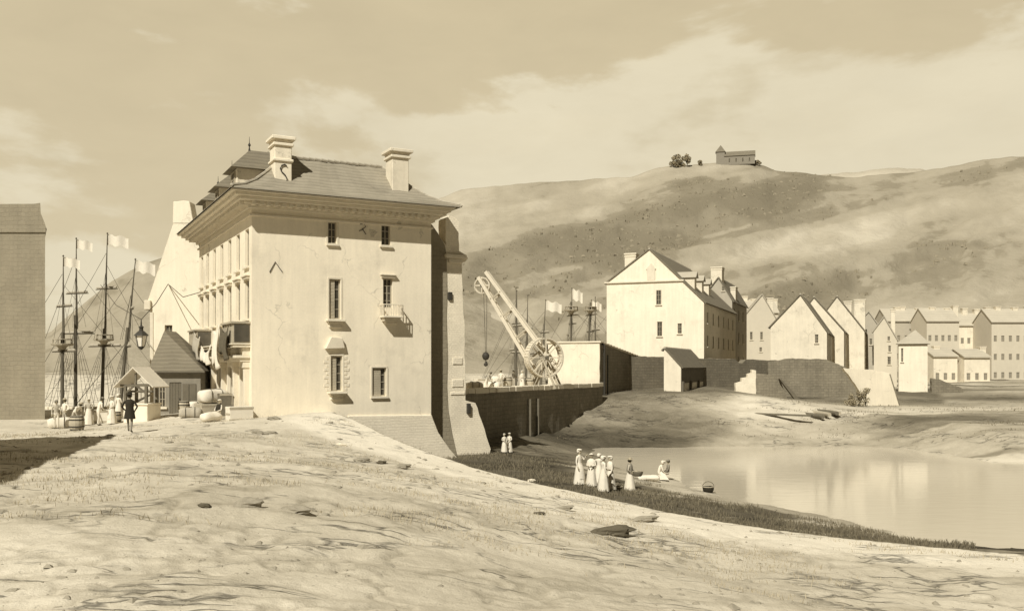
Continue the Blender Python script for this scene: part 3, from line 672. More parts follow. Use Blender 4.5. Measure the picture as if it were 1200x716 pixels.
# dormers down the long roof
for k in range(3):
    y = 3+k*5.5; s_ = 3.4; x = -s_*.75; z = i1['zr']+(i1['az']-i1['zr'])*(-x/-i1['ax'])
    q = MB(); q.box(x-1.2, x+.9, y-.7, y+.7, z-1.2, z+1.0); dm = q.build('dormer', M['stucco_b'], h1)
    q = MB(); q.prism([(x-1.6,y-.95,z+.95),(x-1.6,y+.95,z+.95),(x-1.6,y,z+1.8)], (2.75,0,0)); q.build('roof', M['roof_p'], dm)
h2, Mx2, i2 = gable_house('gabled_house', 'tall house with stepped chimney gable rising behind the white gable house', 'house', 858, 147, 824, 875, (842,326), 352, 350, 4.4, wallm='farb', roofm='roof_d',
    gw=((846,335,849,341),), sw=[(fx, fz, 1.0, 1.7) for fz in (.2,.5,.78) for fx in (.1,.4,.7)], chims=((833,846,313,.2,2.2),(856,862,336,3,2)))
h4, Mx4, i4 = gable_house('gabled_house', 'largest pale gable of the row, one small window, nearest the ruined wall', 'house', 969, 128, 903, 984, (938,346), 389, 383, 3.8, wallm='stucco_b', roofm='roof_d', gw=((955,392,959,402),),
    sw=[(.2,.45,.9,1.3),(.6,.45,.9,1.3),(.4,.7,.9,1.3)], group=row)
h5, Mx5, i5 = gable_house('gabled_house', 'narrow gabled house squeezed right behind the largest pale gable', 'house', 989, 142, 925, 1000, (954,349), 388, 386, 3.8, wallm='stucco_b', roofm='roof_d', sw=[(.2,.35,1,1.5),(.6,.35,1,1.5),(.2,.7,1,1.5),(.6,.7,1,1.5)], group=row)
h6, Mx6, i6 = gable_house('gabled_house', 'gabled house with broad chimney stacks near the middle of the row', 'house', 1013, 152, 952, 1031, (981,348), 388, 386, 3.8, wallm='stucco_b', roofm='roof_d', chims=((1001,1014,351,9,2.2),(989,998,353,5,1.6)),
    sw=[(.15,.3,1,1.5),(.5,.3,1,1.5),(.8,.3,1,1.5),(.15,.65,1,1.5),(.5,.65,1,1.5),(.8,.65,1,1.5)], group=row)
h7, Mx7, i7 = gable_house('gabled_house', 'low grey house with pale slate roof between the chimney house and the slim pale gable', 'house', 1036, 166, 996, 1047, (1018,366), 391, 389, 3.8, wallm='farb', roofm='roof_p', gw=((1026,399,1029,406),(1019,397,1022,404)), sw=[(.3,.4,1,1.5)], group=row)
h8, Mx8, i8 = gable_house('gabled_house', 'slim pale gable house with narrow windows beside the hip roofed tower house', 'house', 1051, 160, 1024, 1066, (1036,372), 398, 388, 3.6, wallm='far', roofm='roof_p', gw=((1040,394,1043,399),(1041,405,1044,412),(1040,418,1044,427)), sw=[(.1,.45,.9,2.2),(.5,.45,.9,2.2)], chims=((1044,1049,362,4,1.5),), group=row)
h9, Mx9, i9 = gable_house('tower_house', 'plain white tower like house with small hipped roof at the right end of the row', 'house', 1087, 130, 1053, 1093, (1073,386), 403, 403, 3.0, wallm='stucco', roofm='roof_p', hip=True, gw=((1056,408,1058.5,424),))
h3, Mx3, i3 = gable_house('pale_house', 'pale house with two small windows in the gap between white gable house and the row', 'house', 911, 176, 871, 925, (893,346), 377, 372, 4.2, d=(.1,.99), wallm='far', roofm='roof_p', gw=((879,389,882,398),(891,389,894,398),(890,407,893,412)), chims=((899,906,349,1,1.6),))

# far town: long low pale fronts, each a house of its own
def front_house(label, x0, x1, Y, zb, eave, ridge, rows, cols, chims, wm='far', rm='roof_f', rz=0, group='pale houses of the far town'):
    C = at((x0+x1)/2, 430, Y); C.z = zb; Mx = frame(C, rz); h = thing('town_house', label, 'house', C, rz, group)
    a = onp(Mx, x0, eave, 1, 0); b = onp(Mx, x1, eave, 1, 0); ze = a.z; zr = onp(Mx, (x0+x1)/2, ridge, 1, 5).z; dp = 10
    holes = []; W = b.x-a.x; hh = ze/(rows+.3)
    for r in range(rows):
        for c in range(cols):
            xc = W*(c+.5)/cols; holes.append((xc-.42, hh*r+1.0, xc+.42, hh*r+1.0+min(1.6,hh*.45)))
    q = MB(); q.panel((a.x,0,-2), XL, W, ze+2, [(p,z+2,s_,t+2) for p,z,s_,t in holes], (0,-1,0), .2)
    q.quad((b.x,0,-2),(b.x,dp,-2),(b.x,dp,ze),(b.x,0,ze)); q.quad((a.x,dp,-2),(a.x,0,-2),(a.x,0,ze),(a.x,dp,ze)); q.quad((b.x,dp,-2),(a.x,dp,-2),(a.x,dp,ze),(b.x,dp,ze))
    for x in (a.x, b.x): q.add([(x,0,ze),(x,dp,ze),(x,dp/2,zr)], [(0,1,2)])
    q.build('wall', M[wm], h); q = MB(); e = .4
    for y0, y1 in ((-e,dp/2),(dp+e,dp/2)):
        za, zc = (ze-.25, zr) ; q.prism([(a.x-.2,y0,za),(a.x-.2,y1,zc),(a.x-.2,y1,zc+.25),(a.x-.2,y0,za+.25)], (W+.4,0,0))
    rf = q.build('roof', M[rm], h)
    for p,z,s_,t in holes: window(h, (a.x,0,0), XL, (0,-1,0), (p,z,s_,t), .16, (1,1), sill=False, gm='glass_far')
    for cx, ct in chims:
        c0 = onp(Mx, cx, ct, 1, 4.2); chimney(rf, c0.x-.7, c0.x+.7, 4.2, 5.6, ze, c0.z, 'stucco_b', .12)
    return h
front_house('long pale town house just right of the tower house, three window rows', 1086, 1124, 250, 3, 376, 362, 3, 5, ((1093,360),(1110,361),(1120,358)))
front_house('pale town house with gabled dormer roof near right edge of the row', 1124, 1162, 256, 3, 381, 368, 3, 5, ((1131,361),(1145,362),(1158,360)), wm='stucco_b')
front_house('farthest right pale town house, cut by the edge of the view', 1162, 1215, 246, 3, 377, 363, 3, 6, ((1170,359),(1190,360),(1206,358)))
front_house('grey backed town house whose chimneys rise over the slim gable', 1040, 1084, 262, 3, 376, 363, 3, 5, ((1052,360),(1058,359),(1076,361)), wm='farb')
front_house('small low pale cottage under the long town house front', 1094, 1122, 215, 3, 417, 409, 1, 3, ((1098,405),), wm='stucco_b')
front_house('small low pale cottage with wide door gap near the right edge', 1130, 1160, 213, 3, 418, 410, 1, 3, ((1152,406),), wm='stucco_b')
front_house('roofs of a pale house peeping over the gap left of the row', 868, 912, 235, 4, 366, 352, 3, 5, ((873,347),(884,350),(908,350)), wm='far')

# ------------------------------------------------------------------ quay, rampart, walls by the beach
def ragged(pts, step=.6, amp=.05):
    out = []
    for i, p in enumerate(pts):
        nx = V(pts[(i+1)%len(pts)]); p = V(p); k = max(1, int((nx-p).length/step))
        out += [p.lerp(nx, j/k)+V((R.uniform(-amp,amp),R.uniform(-amp,amp),0))*(j > 0) for j in range(k)]
    return out
QZ = 5.0
qa, qb = at(538,430,67), at(706,430,94); qa.z = qb.z = 0
qd = (qb-qa).normalized(); qn = V((-qd.y, qd.x, 0))
pl_ = ragged([qa, qb, qb+qn*9, qa+qn*9], .7, .05)
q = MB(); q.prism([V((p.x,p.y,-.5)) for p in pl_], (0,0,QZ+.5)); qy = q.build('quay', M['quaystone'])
tag(qy, 'dark stone quay wall along the beach with a pale coping under the crane', 'quay')
q = MB(); K = 26
for i in range(K):
    a_, b_ = qa.lerp(qb,i/K), qa.lerp(qb,(i+.97)/K); e = R.uniform(-.04,.04)
    q.obox((a_+b_)/2+qn*(.35+e)+V((0,0,QZ+.2+R.uniform(-.02,.03))), (b_-a_)/2, qn*.5, V((0,0,.2)))
q.build('coping', M['stone'], qy, bevel=.03)
q = MB()
c_ = (qa+qb)/2+qn*4.9
q.obox(c_+V((0,0,QZ+.03)), (qb-qa)/2*.995, qn*3.9, V((0,0,.02))); q.build('paving', M['ruinstone'], qy)
for s_ in (.40, .455):
    p = qa.lerp(qb, s_)-qn*.16; q = MB(); q.bar((p.x,p.y,1.2),(p.x,p.y,4.3),.16,.2); t = q.build('timber_fender', M['wood_d'])
    tag(t, ('left' if s_ < .43 else 'right')+' one of two upright dark timber fenders on the quay wall', 'fender')
# rampart block with lit end
rz = math.atan2(.93,.37)-math.pi/2; RC = at(703,430,96); RC.z = 0; RM = frame(RC, rz)
w_ = -onp(RM, 643, 430, 1, 0).x; zt = onp(RM, 703, 402, 1, 0).z
rp = thing('rampart', 'high rampart block with sunlit pale end wall and long dark flank behind the crane wheel', 'wall', RC, rz)
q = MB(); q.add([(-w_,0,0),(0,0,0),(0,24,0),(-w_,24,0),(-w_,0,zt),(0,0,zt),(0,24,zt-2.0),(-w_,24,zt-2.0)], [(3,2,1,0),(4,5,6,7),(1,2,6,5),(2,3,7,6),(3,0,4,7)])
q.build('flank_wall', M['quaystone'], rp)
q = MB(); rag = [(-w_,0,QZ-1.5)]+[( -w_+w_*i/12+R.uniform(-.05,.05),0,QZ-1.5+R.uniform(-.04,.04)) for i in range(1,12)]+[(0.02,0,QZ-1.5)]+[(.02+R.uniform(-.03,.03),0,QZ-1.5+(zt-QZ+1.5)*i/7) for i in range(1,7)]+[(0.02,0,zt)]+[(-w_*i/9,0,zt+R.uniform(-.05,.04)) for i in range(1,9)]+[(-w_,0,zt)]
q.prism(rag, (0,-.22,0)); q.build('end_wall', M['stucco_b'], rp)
q = MB(); q.box(-w_-.15,.2,-.35,.8,zt+.01,zt+.2); q.build('coping', M['stone'], rp, bevel=.04)
q = MB()
for i in range(20):
    q.box(-.4,.18,.82+i*1.15,.8+i*1.15+1.1,zt-.07-i*.098,zt+.1-i*.095)
q.build('coping', M['ruinstone'], rp, bevel=.03)
q = MB(); q.tube([(.25,.8,zt-.2),(.25,.8,2.2)], .11, 8); q.tube([(.25,.8,zt-.2),(-.1,.8,zt)], .1, 8); q.build('drain_pipe', M['iron'], rp)
q = MB(); q.tube([(.3,1.9,zt-1.2),(.3,1.9,2.4)], .07, 8); q.build('drain_pipe', M['iron'], rp)
# lean-to shed on posts
sh, SM, si = gable_house('shed', 'dark boarded lean-to shed on posts below the white gable house', 'shed', 798, 103, 778, 826, (779,409), 430, 410, 5.4, wallm='stucco_b', roofm='wood_d', over=.25)
q = MB(); L = si['l']
for i in range(26): q.box(.01,.06,L*i/26+.02,L*(i+1)/26-.02,-.2,si['zr']-.06)
q.build('boarding', M['wood_d'], sh)
for yk in (.2, L*.33, L*.66, L-.2):
    q = MB(); q.bar((.15,yk,-2.6),(.15,yk,0),.24); q.bar((.15,yk,-1.0),(.15,yk+.7,-.1),.12); q.build('post', M['wood_d'], sh)
# low wall and ruin near the shed
def flat_wall(name, label, cat, pts, Y, th, m, bev=.05, zmin=None, amp=.05, d=(1,0)):
    ps = [at(x, y, Y) for x, y in pts]; o = V((ps[0].x, Y, 0)); poly = []
    ps = [p-o for p in ps]
    for i, p in enumerate(ps):
        nx = ps[(i+1)%len(ps)]; k = max(1, int((nx-p).length/.4)); poly += [p.lerp(nx, j/k)+V((R.uniform(-amp,amp),0,R.uniform(-amp,amp)))*(j > 0) for j in range(k)]
    q = MB(); q.prism([(p.x,0,p.z) for p in poly], (0,th,0)); w = q.build(name, M[m]); w.location = o; w.rotation_euler = (0,0,math.atan2(d[1],d[0])); return tag(w, label, cat)
bw0, bw1 = V((13.4,107,0)), V((36.5,126.5,0)); bwd = (bw1-bw0).normalized(); bwn = V((-bwd.y,bwd.x,0)); L_b = (bw1-bw0).length
q = MB(); tp = [V((0,0,8.25))+bwd*L_b*i/40*1+V((0,0,-.35*i/40+R.uniform(-.07,.06)+(-.5 if 27 < i < 30 else 0))) for i in range(41)]
q.prism([V((0,0,1.5))]+[V((0,0,1.5))+bwd*L_b]+tp[::-1], bwn*.8); bw_ = q.build('beach_wall', M['quaystone']); bw_.location = bw0
tag(bw_, 'long dark harbour wall behind the shed, running below the white gable house', 'wall')
ru = flat_wall('ruined_hut', 'small ruined hut stub with stepped pale end on the beach top', 'ruin', [(862,449),(869,447),(869,443),(876,442),(876,438),(881,437),(881,433),(886,434),(886,470),(862,470)], 111, .7, 'ruinstone')
q = MB(); q.box(2.1,6.0,.1,2.6,-8+12,5.9) if False else q.prism([(2.25,.1,3),(6.3,.1,3),(5.2,.1,5.95),(2.25,.1,6.3)], (0,2.2,0)); q.build('back_wall', M['quaystone'], ru)
q = MB(); q.prism([(6.9,-.6,3.2),(7.5,-.6,3.2),(5.4,-.6,5.5),(5.1,-.6,5.6)], (0,.6,0)); q.build('leaning_plank', M['wood_d'], ru)
wd = flat_wall('sloping_wall', 'bright sloping wedge of wall with a dark end in front of the tower house', 'wall', [(988,431),(1000,432),(1022,433),(1046,437),(1049,446),(1057,470),(1059,480),(1000,480),(1012,465),(1003,450)], 104, .5, 'stucco_b', d=(.95,.12))
q = MB(); q.prism([(5.5,-.02,6.2),(6.75,-.02,2.4),(7.1,2.2,2.4),(5.95,2.2,6.1)], (.16,0,0)); q.build('end_wall', M['quaystone'], wd)
flat_wall('yard_wall', 'dark yard wall closing the foot of the largest pale gable', 'wall', [(900,424),(925,420),(968,421),(1000,434),(1012,447),(1012,480),(900,480)], 118, .6, 'quaystone')  # dark stone colour stands in for the shadow over the lower gables
flat_wall('slip_wall', 'low dark slipway wall running right from the tower house', 'wall', [(1092,443),(1100,444),(1128,455),(1130,462),(1092,462)], 128, .6, 'quaystone')
# ------------------------------------------------------------------ treadwheel crane on the quay
CB = at(636,430,84); CB.z = QZ+.05; Yc = 84
crot = -.30; CM = frame(CB, crot)
cr = thing('quay_crane', 'old timber treadwheel crane with raised jib, big spoked wheel and hanging hook on the quay', 'crane', CB, crot)
tip = onp(CM, 566, 322, 1, 0); foot = onp(CM, 640, 434, 1, 0)
d_ = (tip-foot).normalized(); up = V((-d_.z,0,d_.x)); up = up if up.z > 0 else -up
for k, (so, w0, w1) in enumerate(((-.42,.95,.42),(.42,.95,.42))):
    for sgn in (1,-1):
        q = MB(); q.bar(foot+up*w0*sgn+V((0,so,0)), tip+up*w1*sgn+V((0,so*.6,0)), .3, .34, (0,1,0)); q.build('jib_beam', M['palewood'], cr)
for i, t in enumerate((.16,.38,.6,.78)):
    c_ = foot.lerp(tip, t); w = .95+(.42-.95)*t; q = MB()
    for so in (-.5,.5): q.bar(c_+up*w*1.15+V((0,so*(1-.3*t),0)), c_-up*w*1.15+V((0,so*(1-.3*t),0))-V((0,0,.1)), .15, .12, (0,1,0))
    q.bar(c_+up*w+V((0,-.5,0)), c_+up*w+V((0,.5,0)), .12); q.bar(c_-up*w+V((0,-.5,0)), c_-up*w+V((0,.5,0)), .12); q.build('tie_beam', M['wood'], cr)
q = MB()
for k in range(24):
    pass
def wheel(parent, name, c, r, width, spokes, m, rim=.14):
    q = MB(); n = 40
    for s_ in (-1,1):
        for i in range(n):
            a0, a1 = 2*math.pi*i/n, 2*math.pi*(i+1)/n
            P = lambda a,rr: V((c.x+rr*math.cos(a), c.y+s_*width/2, c.z+rr*math.sin(a)))
            for o_ in ((r-rim,r),):
                A,B,C_,D = P(a0,o_[0]),P(a1,o_[0]),P(a1,o_[1]),P(a0,o_[1]); q.prism([A,B,C_,D],(0,-s_*.07,0))
    for i in range(n):
        a0 = 2*math.pi*i/n; a1 = a0+2*math.pi/n*.8
        q.prism([V((c.x+rr*math.cos(a), c.y-width/2, c.z+rr*math.sin(a))) for a, rr in ((a0,r-rim*.6),(a1,r-rim*.6),(a1,r-rim*.2),(a0,r-rim*.2))], (0,width,0))
    w = q.build(name, M[m], parent)
    for s_ in (-1,1):
        for k in range(spokes):
            a = 2*math.pi*k/spokes; q = MB(); q.bar((c.x,c.y+s_*width*.46,c.z),(c.x+(r-rim)*math.cos(a),c.y+s_*width*.46,c.z+(r-rim)*math.sin(a)),.09,.06,(0,1,0)); q.build('spoke', M[m], w)
    q = MB(); q.tube([(c.x,c.y-width*.8,c.z),(c.x,c.y+width*.8,c.z)], .16, 10); q.build('axle', M['wood_d'], w)
    return w
wc = onp(CM, 633, 419, 1, -.9); tw_ = wheel(cr, 'treadwheel', V((wc.x+.35,-.9,wc.z)), 1.8, .9, 8, 'palewood'); pv = Matrix.Translation((wc.x+.35,-.9,wc.z)); tw_.matrix_local = pv @ Matrix.Rotation(.75,4,'Z') @ pv.inverted()
pc = onp(CM, 563, 334, 1, -.5); wheel(cr, 'pulley_wheel', V((pc.x,-.0,pc.z)), .78, .2, 4, 'palewood', .12)
hk = V((pc.x+.35, 0, onp(CM, 566, 417, 1, 0).z))
for dx in (-.02, .32):
    q = MB(); q.tube([(pc.x+dx+.15,0,pc.z-.3),(hk.x+dx*.2,0,hk.z)], .025, 5); q.build('rope', M['rope'], cr)
q = MB(); q.lathe([(.05,-.42),(.25,-.3),(.34,-.1),(.34,.08),(.22,.28),(.05,.36)], 12, hk); hb = q.build('hook_block', M['iron'], cr, smooth=True)
q = MB(); q.tube([hk+V((.16*math.cos(a)-.02,0,-.72+.2*math.sin(a))) for a in np.linspace(1.9,-2.4,9)], .06, 6); q.lathe([(.05,-.6),(.19,-.72),(.2,-.85),(.06,-.98)], 10, hk); q.build('hook', M['iron'], hb)
q = MB()
for y_ in (-1.5, -.35, .7): q.bar((wc.x-1.0,y_,0),(wc.x+.35,y_,wc.z),.16); q.bar((wc.x+1.6,y_,0),(wc.x+.35,y_,wc.z),.16)
q.bar((wc.x-1.6,-1.5,.1),(wc.x+1.6,-1.5,.1),.2); q.bar((wc.x-1.6,.7,.1),(wc.x+1.6,.7,.1),.2); q.build('trestle', M['wood'], cr)

# ------------------------------------------------------------------ ships
def ship(label, x, y, rz, length, masts, group, hullm='wood_d', deck=2.3):
    """masts: list of (offset along hull, height above water, lean, top platform height or None, flag)"""
    s = thing('sailing_ship', label, 'ship', (x,y,0), rz, group)
    q = MB(); n = 16; k = 9; o = 0; b = length*.13
    for i in range(n+1):
        t = i/n*2-1; wid = b*(1-abs(t)**2.6)**.7+.02; sh = deck+.9*abs(t)**2.2
        for j in range(k):
            u = j/(k-1)*2-1; a = abs(u); yy = wid*math.copysign(min(1,(1-(1-a)**2.2)), u); zz = -1+(sh+1)*a**2.4
            q.v.append((t*length/2*(1+.05*a*(t > 0)), yy, zz))
    for i in range(n):
        for j in range(k-1): p = i*k+j; q.f.append((p,p+1,p+k+1,p+k))
    q.build('hull', M[hullm], s, smooth=True)
    q = MB(); q.v = []
    for i in range(n+1):
        t = i/n*2-1; wid = b*(1-abs(t)**2.6)**.7*.93; sh = deck+.9*abs(t)**2.2-.45
        q.v += [(t*length/2*.98,-wid,sh),(t*length/2*.98,wid,sh)]
    q.f = [(2*i,2*i+1,2*i+3,2*i+2) for i in range(n)]; q.build('deck', M['wood'], s)
    q = MB(); q.tube([(length*.46,0,deck+.7),(length*.68,0,deck+2.2)], [.16,.07], 7); q.build('bowsprit', M['mast'], s)
    prev = None
    for off, ht, lean, top, flag in masts:
        P = lambda z: V((off+lean*z, 0, z)); q = MB()
        tz = top or ht*.55
        q.tube([P(0),P(tz+1.2)], [.2,.15], 8); q.tube([P(tz-.2)+V((.16,0,0)),P(ht*.8)+V((.1,0,0)),P(ht)+V((.1,0,0))], [.12,.08,.035], 7)
        q.lathe([(.02,-.1),(.11,0),(.02,.12)], 8, P(ht)+V((.1,0,0))); mm = q.build('mast', M['mast'], s)
        if top:
            q = MB(); q.lathe([(.25,-.5),(.5,-.15),(1.0,-.05),(1.05,.1),(1.0,.12)], 12, P(top)); q.lathe([(.9,.5),(.93,.5),(.93,.58),(.9,.58)], 12, P(top))
            for a in np.linspace(0,6.0,9): q.bar(P(top)+V((.91*math.cos(a),.91*math.sin(a),.1)), P(top)+V((.91*math.cos(a),.91*math.sin(a),.5)), .05)
            q.build('top_platform', M['wood'], mm)
        for zf, hw in ((tz*1.0-.7,2.3),(ht*.72,1.5)):
            q = MB(); q.tube([P(zf)+V((.2,-hw,0)),P(zf)+V((.25,0,.06)),P(zf)+V((.2,hw,0))], [.05,.10,.05], 6); yd = q.build('yard', M['mast'], mm)
            q = MB(); pts = [(P(zf)+V((.2,-hw*.9+hw*1.8*i/12,.16)), .09+.05*abs(math.sin(i*1.3))) for i in range(13)]; q.tube([p for p,_ in pts],[r for _,r in pts],6); q.build('furled_sail', M['cloth_t'], yd)
        q = MB()
        for sg in (-1,1):
            for dx in (-1.1,-.4,.4,1.1):
                q.tube([(off+dx, sg*b*.95, deck), P(tz)], .022, 4, False)
            for dx in (-.8,.8): q.tube([P(tz)+V((dx*.6,sg*.9,0)), P(ht*.8)], .018, 4, False)
            for i in range(1,8):
                t = i/8; q.tube([V((off-1.1,sg*b*.95,deck)).lerp(P(tz),t), V((off+1.1,sg*b*.95,deck)).lerp(P(tz),t)], .012, 3, False)
        q.tube([P(ht*.85),(length*.62,0,deck+1.8)], .02, 4, False); q.tube([P(ht*.9),(-length*.48,0,deck+.8)], .02, 4, False)
        if prev: q.tube([P(ht*.75), prev], .02, 4, False)
        prev = P(tz); q.build('rigging', M['rope'], mm)
        if flag:
            q = MB(); fw_, fh = flag; nn = 10; A = P(ht-.15)
            for i in range(nn+1):
                for j in range(3): q.v.append(tuple(A+V((.13+.0*i, 0, -fh*j/2))+fdir(rz)*(fw_*i/nn)+V((0,0,-.28*fh*(i/nn)**1.5+.10*fh*math.sin(i*1.2)))+V((-fdir(rz).y,fdir(rz).x,0))*.14*math.sin(i*.9)))
            for i in range(nn):
                for j in range(2): k_ = i*3+j; q.f.append((k_,k_+1,k_+4,k_+3))
            q.build('flag', M['linen'], mm, smooth=True)
    return s
def fdir(rz): return V((math.cos(-rz), math.sin(-rz), 0))      # all flags fly to the right, in ship coordinates
def px_x(px, Y): return (px-CX)/F*Y
def ztop(py, Y): return CH-(py-HY)/F*Y
g_l = 'ships moored beyond the left quay'; g_r = 'ships moored behind the crane quay'
ship('leftmost ship, single mast with a crosstree at half height', px_x(73,92), 92, .95, 16, [(0,ztop(300,92),0,ztop(404,92),(1.6,.9))], g_l)
ship('two masted ship with broad round top platform and two white flags', px_x(110,97), 97, 1.2, 19, [(-2.4,ztop(283,97),0,None,(1.6,.9)),(1.0,ztop(271,97),.035,ztop(398,97),(2.2,1.1))], g_l)
ship('ship with a single leaning mast nearest the white gable on the left quay', px_x(137,90), 90, .5, 14, [(0,ztop(303,90),.09,None,(1.9,1.1))], g_l)
ship('ship behind the crane jib, two thin masts and a white flag', px_x(622,128), 128, .4, 17, [(-2.2,ztop(340,126),0,None,None),(1.2,ztop(350,126),.06,None,(2.2,1.3))], g_r)
ship('ship with two bare thin masts just left of the crane jib foot', px_x(609,134), 134, .5, 15, [(-.7,ztop(338,134),0,None,None),(.9,ztop(346,134),.02,None,None)], g_r)
ship('ship with crossed top platform and a white flag left of the white gable house', px_x(674,132), 132, .3, 17, [(-.6,ztop(338,132),0,ztop(364,132),(1.5,1.5)),(3.0,ztop(348,132),0,None,None)], g_r)
ship('ship with a mast leaning right close against the white gable house', px_x(697,140), 140, .3, 17, [(-1.5,ztop(352,140),.05,ztop(364,140),(1.5,1.2)),(1.6,ztop(345,140),.10,None,None)], g_r)

# ------------------------------------------------------------------ left group: white gable, hut, well house, pier, lantern
LG = V((px_x(176,75), 75, 3.6)); LM = frame(LG, 0)
lh = thing('gable_house', 'steep white gable house with a tall chimney left of the big house', 'house', LG)
g_ = lambda x, y: onp(LM, x, y, 1, 0)
ap = [g_(*p) for p in ((176,500),(250,500),(250,352),(226,262),(203,262),(172,356),(176,362))]
wn = [g_(193,381), g_(202,412)]
q = MB(); Wd = ap[1].x
for y, rv in ((0,1),(6,0)):
    P_ = [(p.x,y,p.z-1.5*(i < 2)) for i, p in enumerate(ap)]; 
    if y == 0:
        # left wall, with its one window opening
        x0,z1,x1,z0 = wn[0].x,wn[0].z,wn[1].x,wn[1].z
        zt_ = ap[6].z
        q.panel((ap[0].x,0,-2), XL, Wd, zt_+2, [(x0,z0+2,x1,zt_+2-.002 if z1 > zt_ else z1+2)], (0,-1,0), .25)
        q.add([(ap[6].x,0,zt_),(ap[1].x,0,zt_),*[(p.x,0,p.z) for p in ap[2:6]]], [(0,1,2,3,4,5)])
    else: q.add(P_, [tuple(reversed(range(len(P_))))])
q.quad((0,6,-2),(0,0,-2),(0,0,ap[6].z),(0,6,ap[6].z)); q.quad((Wd,0,-2),(Wd,6,-2),(Wd,6,ap[2].z),(Wd,0,ap[2].z))
q.build('wall', M['stucco'], lh)
q = MB()
for a_, b_ in ((ap[4],ap[5]),(ap[3],ap[2])):
    s_ = 1 if b_ is ap[2] else -1
    q.prism([(a_.x,.35,a_.z-.05),(b_.x+s_*.05,.35,b_.z-.05),(b_.x+s_*.05,.35,b_.z+.14),(a_.x,.35,a_.z+.14)], (0,5.9,0))
q.box(ap[4].x,ap[3].x,.35,6,ap[3].z-.3,ap[3].z+.04); q.build('roof', M['roof_d'], lh)
q = MB(); t_ = g_(203,236); t2 = g_(222,236)
q.prism([(ap[4].x-.05,0,ap[4].z),(ap[3].x+.05,0,ap[3].z),(t2.x,0,t2.z),(t2.x-.5,0,t2.z+.06),(t_.x+.3,0,t2.z-.02),(t_.x,0,t_.z)], (0,1.3,0)); ch = q.build('chimney', M['stucco'], lh, bevel=.04)
q = MB(); q.box(g_(170,0).x, 0.1, -.25, .8, g_(0,360).z-.22, g_(0,352).z); q.build('kneeler', M['stone'], lh, bevel=.04)
zz1 = min(wn[0].z, ap[6].z-.01); window(lh, (0,0,0), XL, (0,-1,0), (wn[0].x,wn[1].z,wn[1].x,zz1), .2, (1,4), sill=True)
q = MB(); q.box(g_(187,0).x,g_(196,0).x,-.03,.02,g_(0,500).z,g_(0,430).z) if False else q.box(g_(176,0).x+.0,g_(176,0).x+.25,-.06,.02,-1.5,g_(0,366).z); q.build('quoin', M['stone'], lh)
# small dark hut
HB = V((px_x(180,60), 60, H(px_x(200,60),60)-.1)); HM = frame(HB, .1)
ht = thing('quay_hut', 'small dark hut with door, shutters and spreading tiled roof under the white gable', 'hut', HB, .1)
ze = onp(HM, 208, 434, 1, 0).z; x1 = onp(HM, 235, 434, 1, 0).x; zr = onp(HM, 190, 388, 1, 1.6).z
q = MB(); ho = [(.35,.55,.75,2.05),(1.0,.05,1.75,2.15)]
q.panel((0,0,-.6), XL, x1, ze+.6, [(a_,b_+.6,c_,d_+.6) for a_,b_,c_,d_ in ho], (0,-1,0), .12)
q.quad((x1,0,-.6),(x1,4,-.6),(x1,4,ze),(x1,0,ze)); q.quad((0,4,-.6),(0,0,-.6),(0,0,ze),(0,4,ze)); q.quad((x1,4,-.6),(0,4,-.6),(0,4,ze),(x1,4,ze)); q.build('wall', M['hutwall'], ht)
q = MB(); e = .3; q.add([(-e,-e,ze-.04),(x1+e,-e,ze-.04),(x1+e,4+e,ze-.04),(-e,4+e,ze-.04),(.35,1.2,zr),(.75,2.6,zr)], [(0,1,4),(1,2,5,4),(2,3,5),(3,0,4,5),(3,2,1,0)]); q.build('roof', M['roof_d'], ht)
q = MB(); q.box(-e-.04,x1+e+.04,-e-.05,-e+.05,ze-.14,ze-.042); q.build('gutter', M['wood_d'], ht)
window(ht, (0,0,0), XL, (0,-1,0), ho[0], .08, (1,2), sill=True)
q = MB(); a_,b_,c_,d_ = ho[1]; q.box(a_,c_,.06,.11,b_,d_); 
for i in range(4): q.box(a_+.02+i*(c_-a_)/4,a_+(i+1)*(c_-a_)/4-.02,.045,.06,b_+.03,d_-.03)
dr_ = q.build('door', M['wood_d'], ht); MB().box(c_-.14,c_-.09,.0,.045,1.0,1.12).build('handle', M['iron'], dr_)
q = MB(); 
for s_ in (0,1):
    xx = c_+.08+.0; q.box(xx+s_*.45,xx+.4+s_*.45,-.05,-.01,.6,2.05)
q.build('shutter', M['wood_d'], ht)
# well house
wb_ = gat(160,489); WB = V((px_x(160,55),55,H(px_x(160,55),55))); WM = frame(WB, -.12)
wl = thing('well_house', 'little open well house with gabled white boarded roof on two dark posts', 'well', WB, -.12)
W2 = 1.0
q = MB(); q.box(-.55,.95,-.5,1.1,-.4,.95); q.box(-.62,1.02,-.57,1.17,.952,1.06); q.build('basin', M['stucco'], wl, bevel=.03)
for x in (-.5,.8):
    q = MB(); q.bar((x,-.35,1.06),(x,-.35,2.15),.15); q.bar((x,-.35,1.65),(x*.1+.1,-.35,2.1),.1); q.build('post', M['wood_d'], wl)
    q = MB(); q.bar((x,.9,1.06),(x,.9,2.15),.15); q.build('post', M['wood_d'], wl)
q = MB(); q.bar((-.8,-.35,2.12),(1.1,-.35,2.12),.13); q.bar((.15,-.35,2.1),(.15,-.35,2.85),.1); q.bar((-.8,.9,2.12),(1.1,.9,2.12),.13); q.build('tie_beam', M['wood_d'], wl)
q = MB()
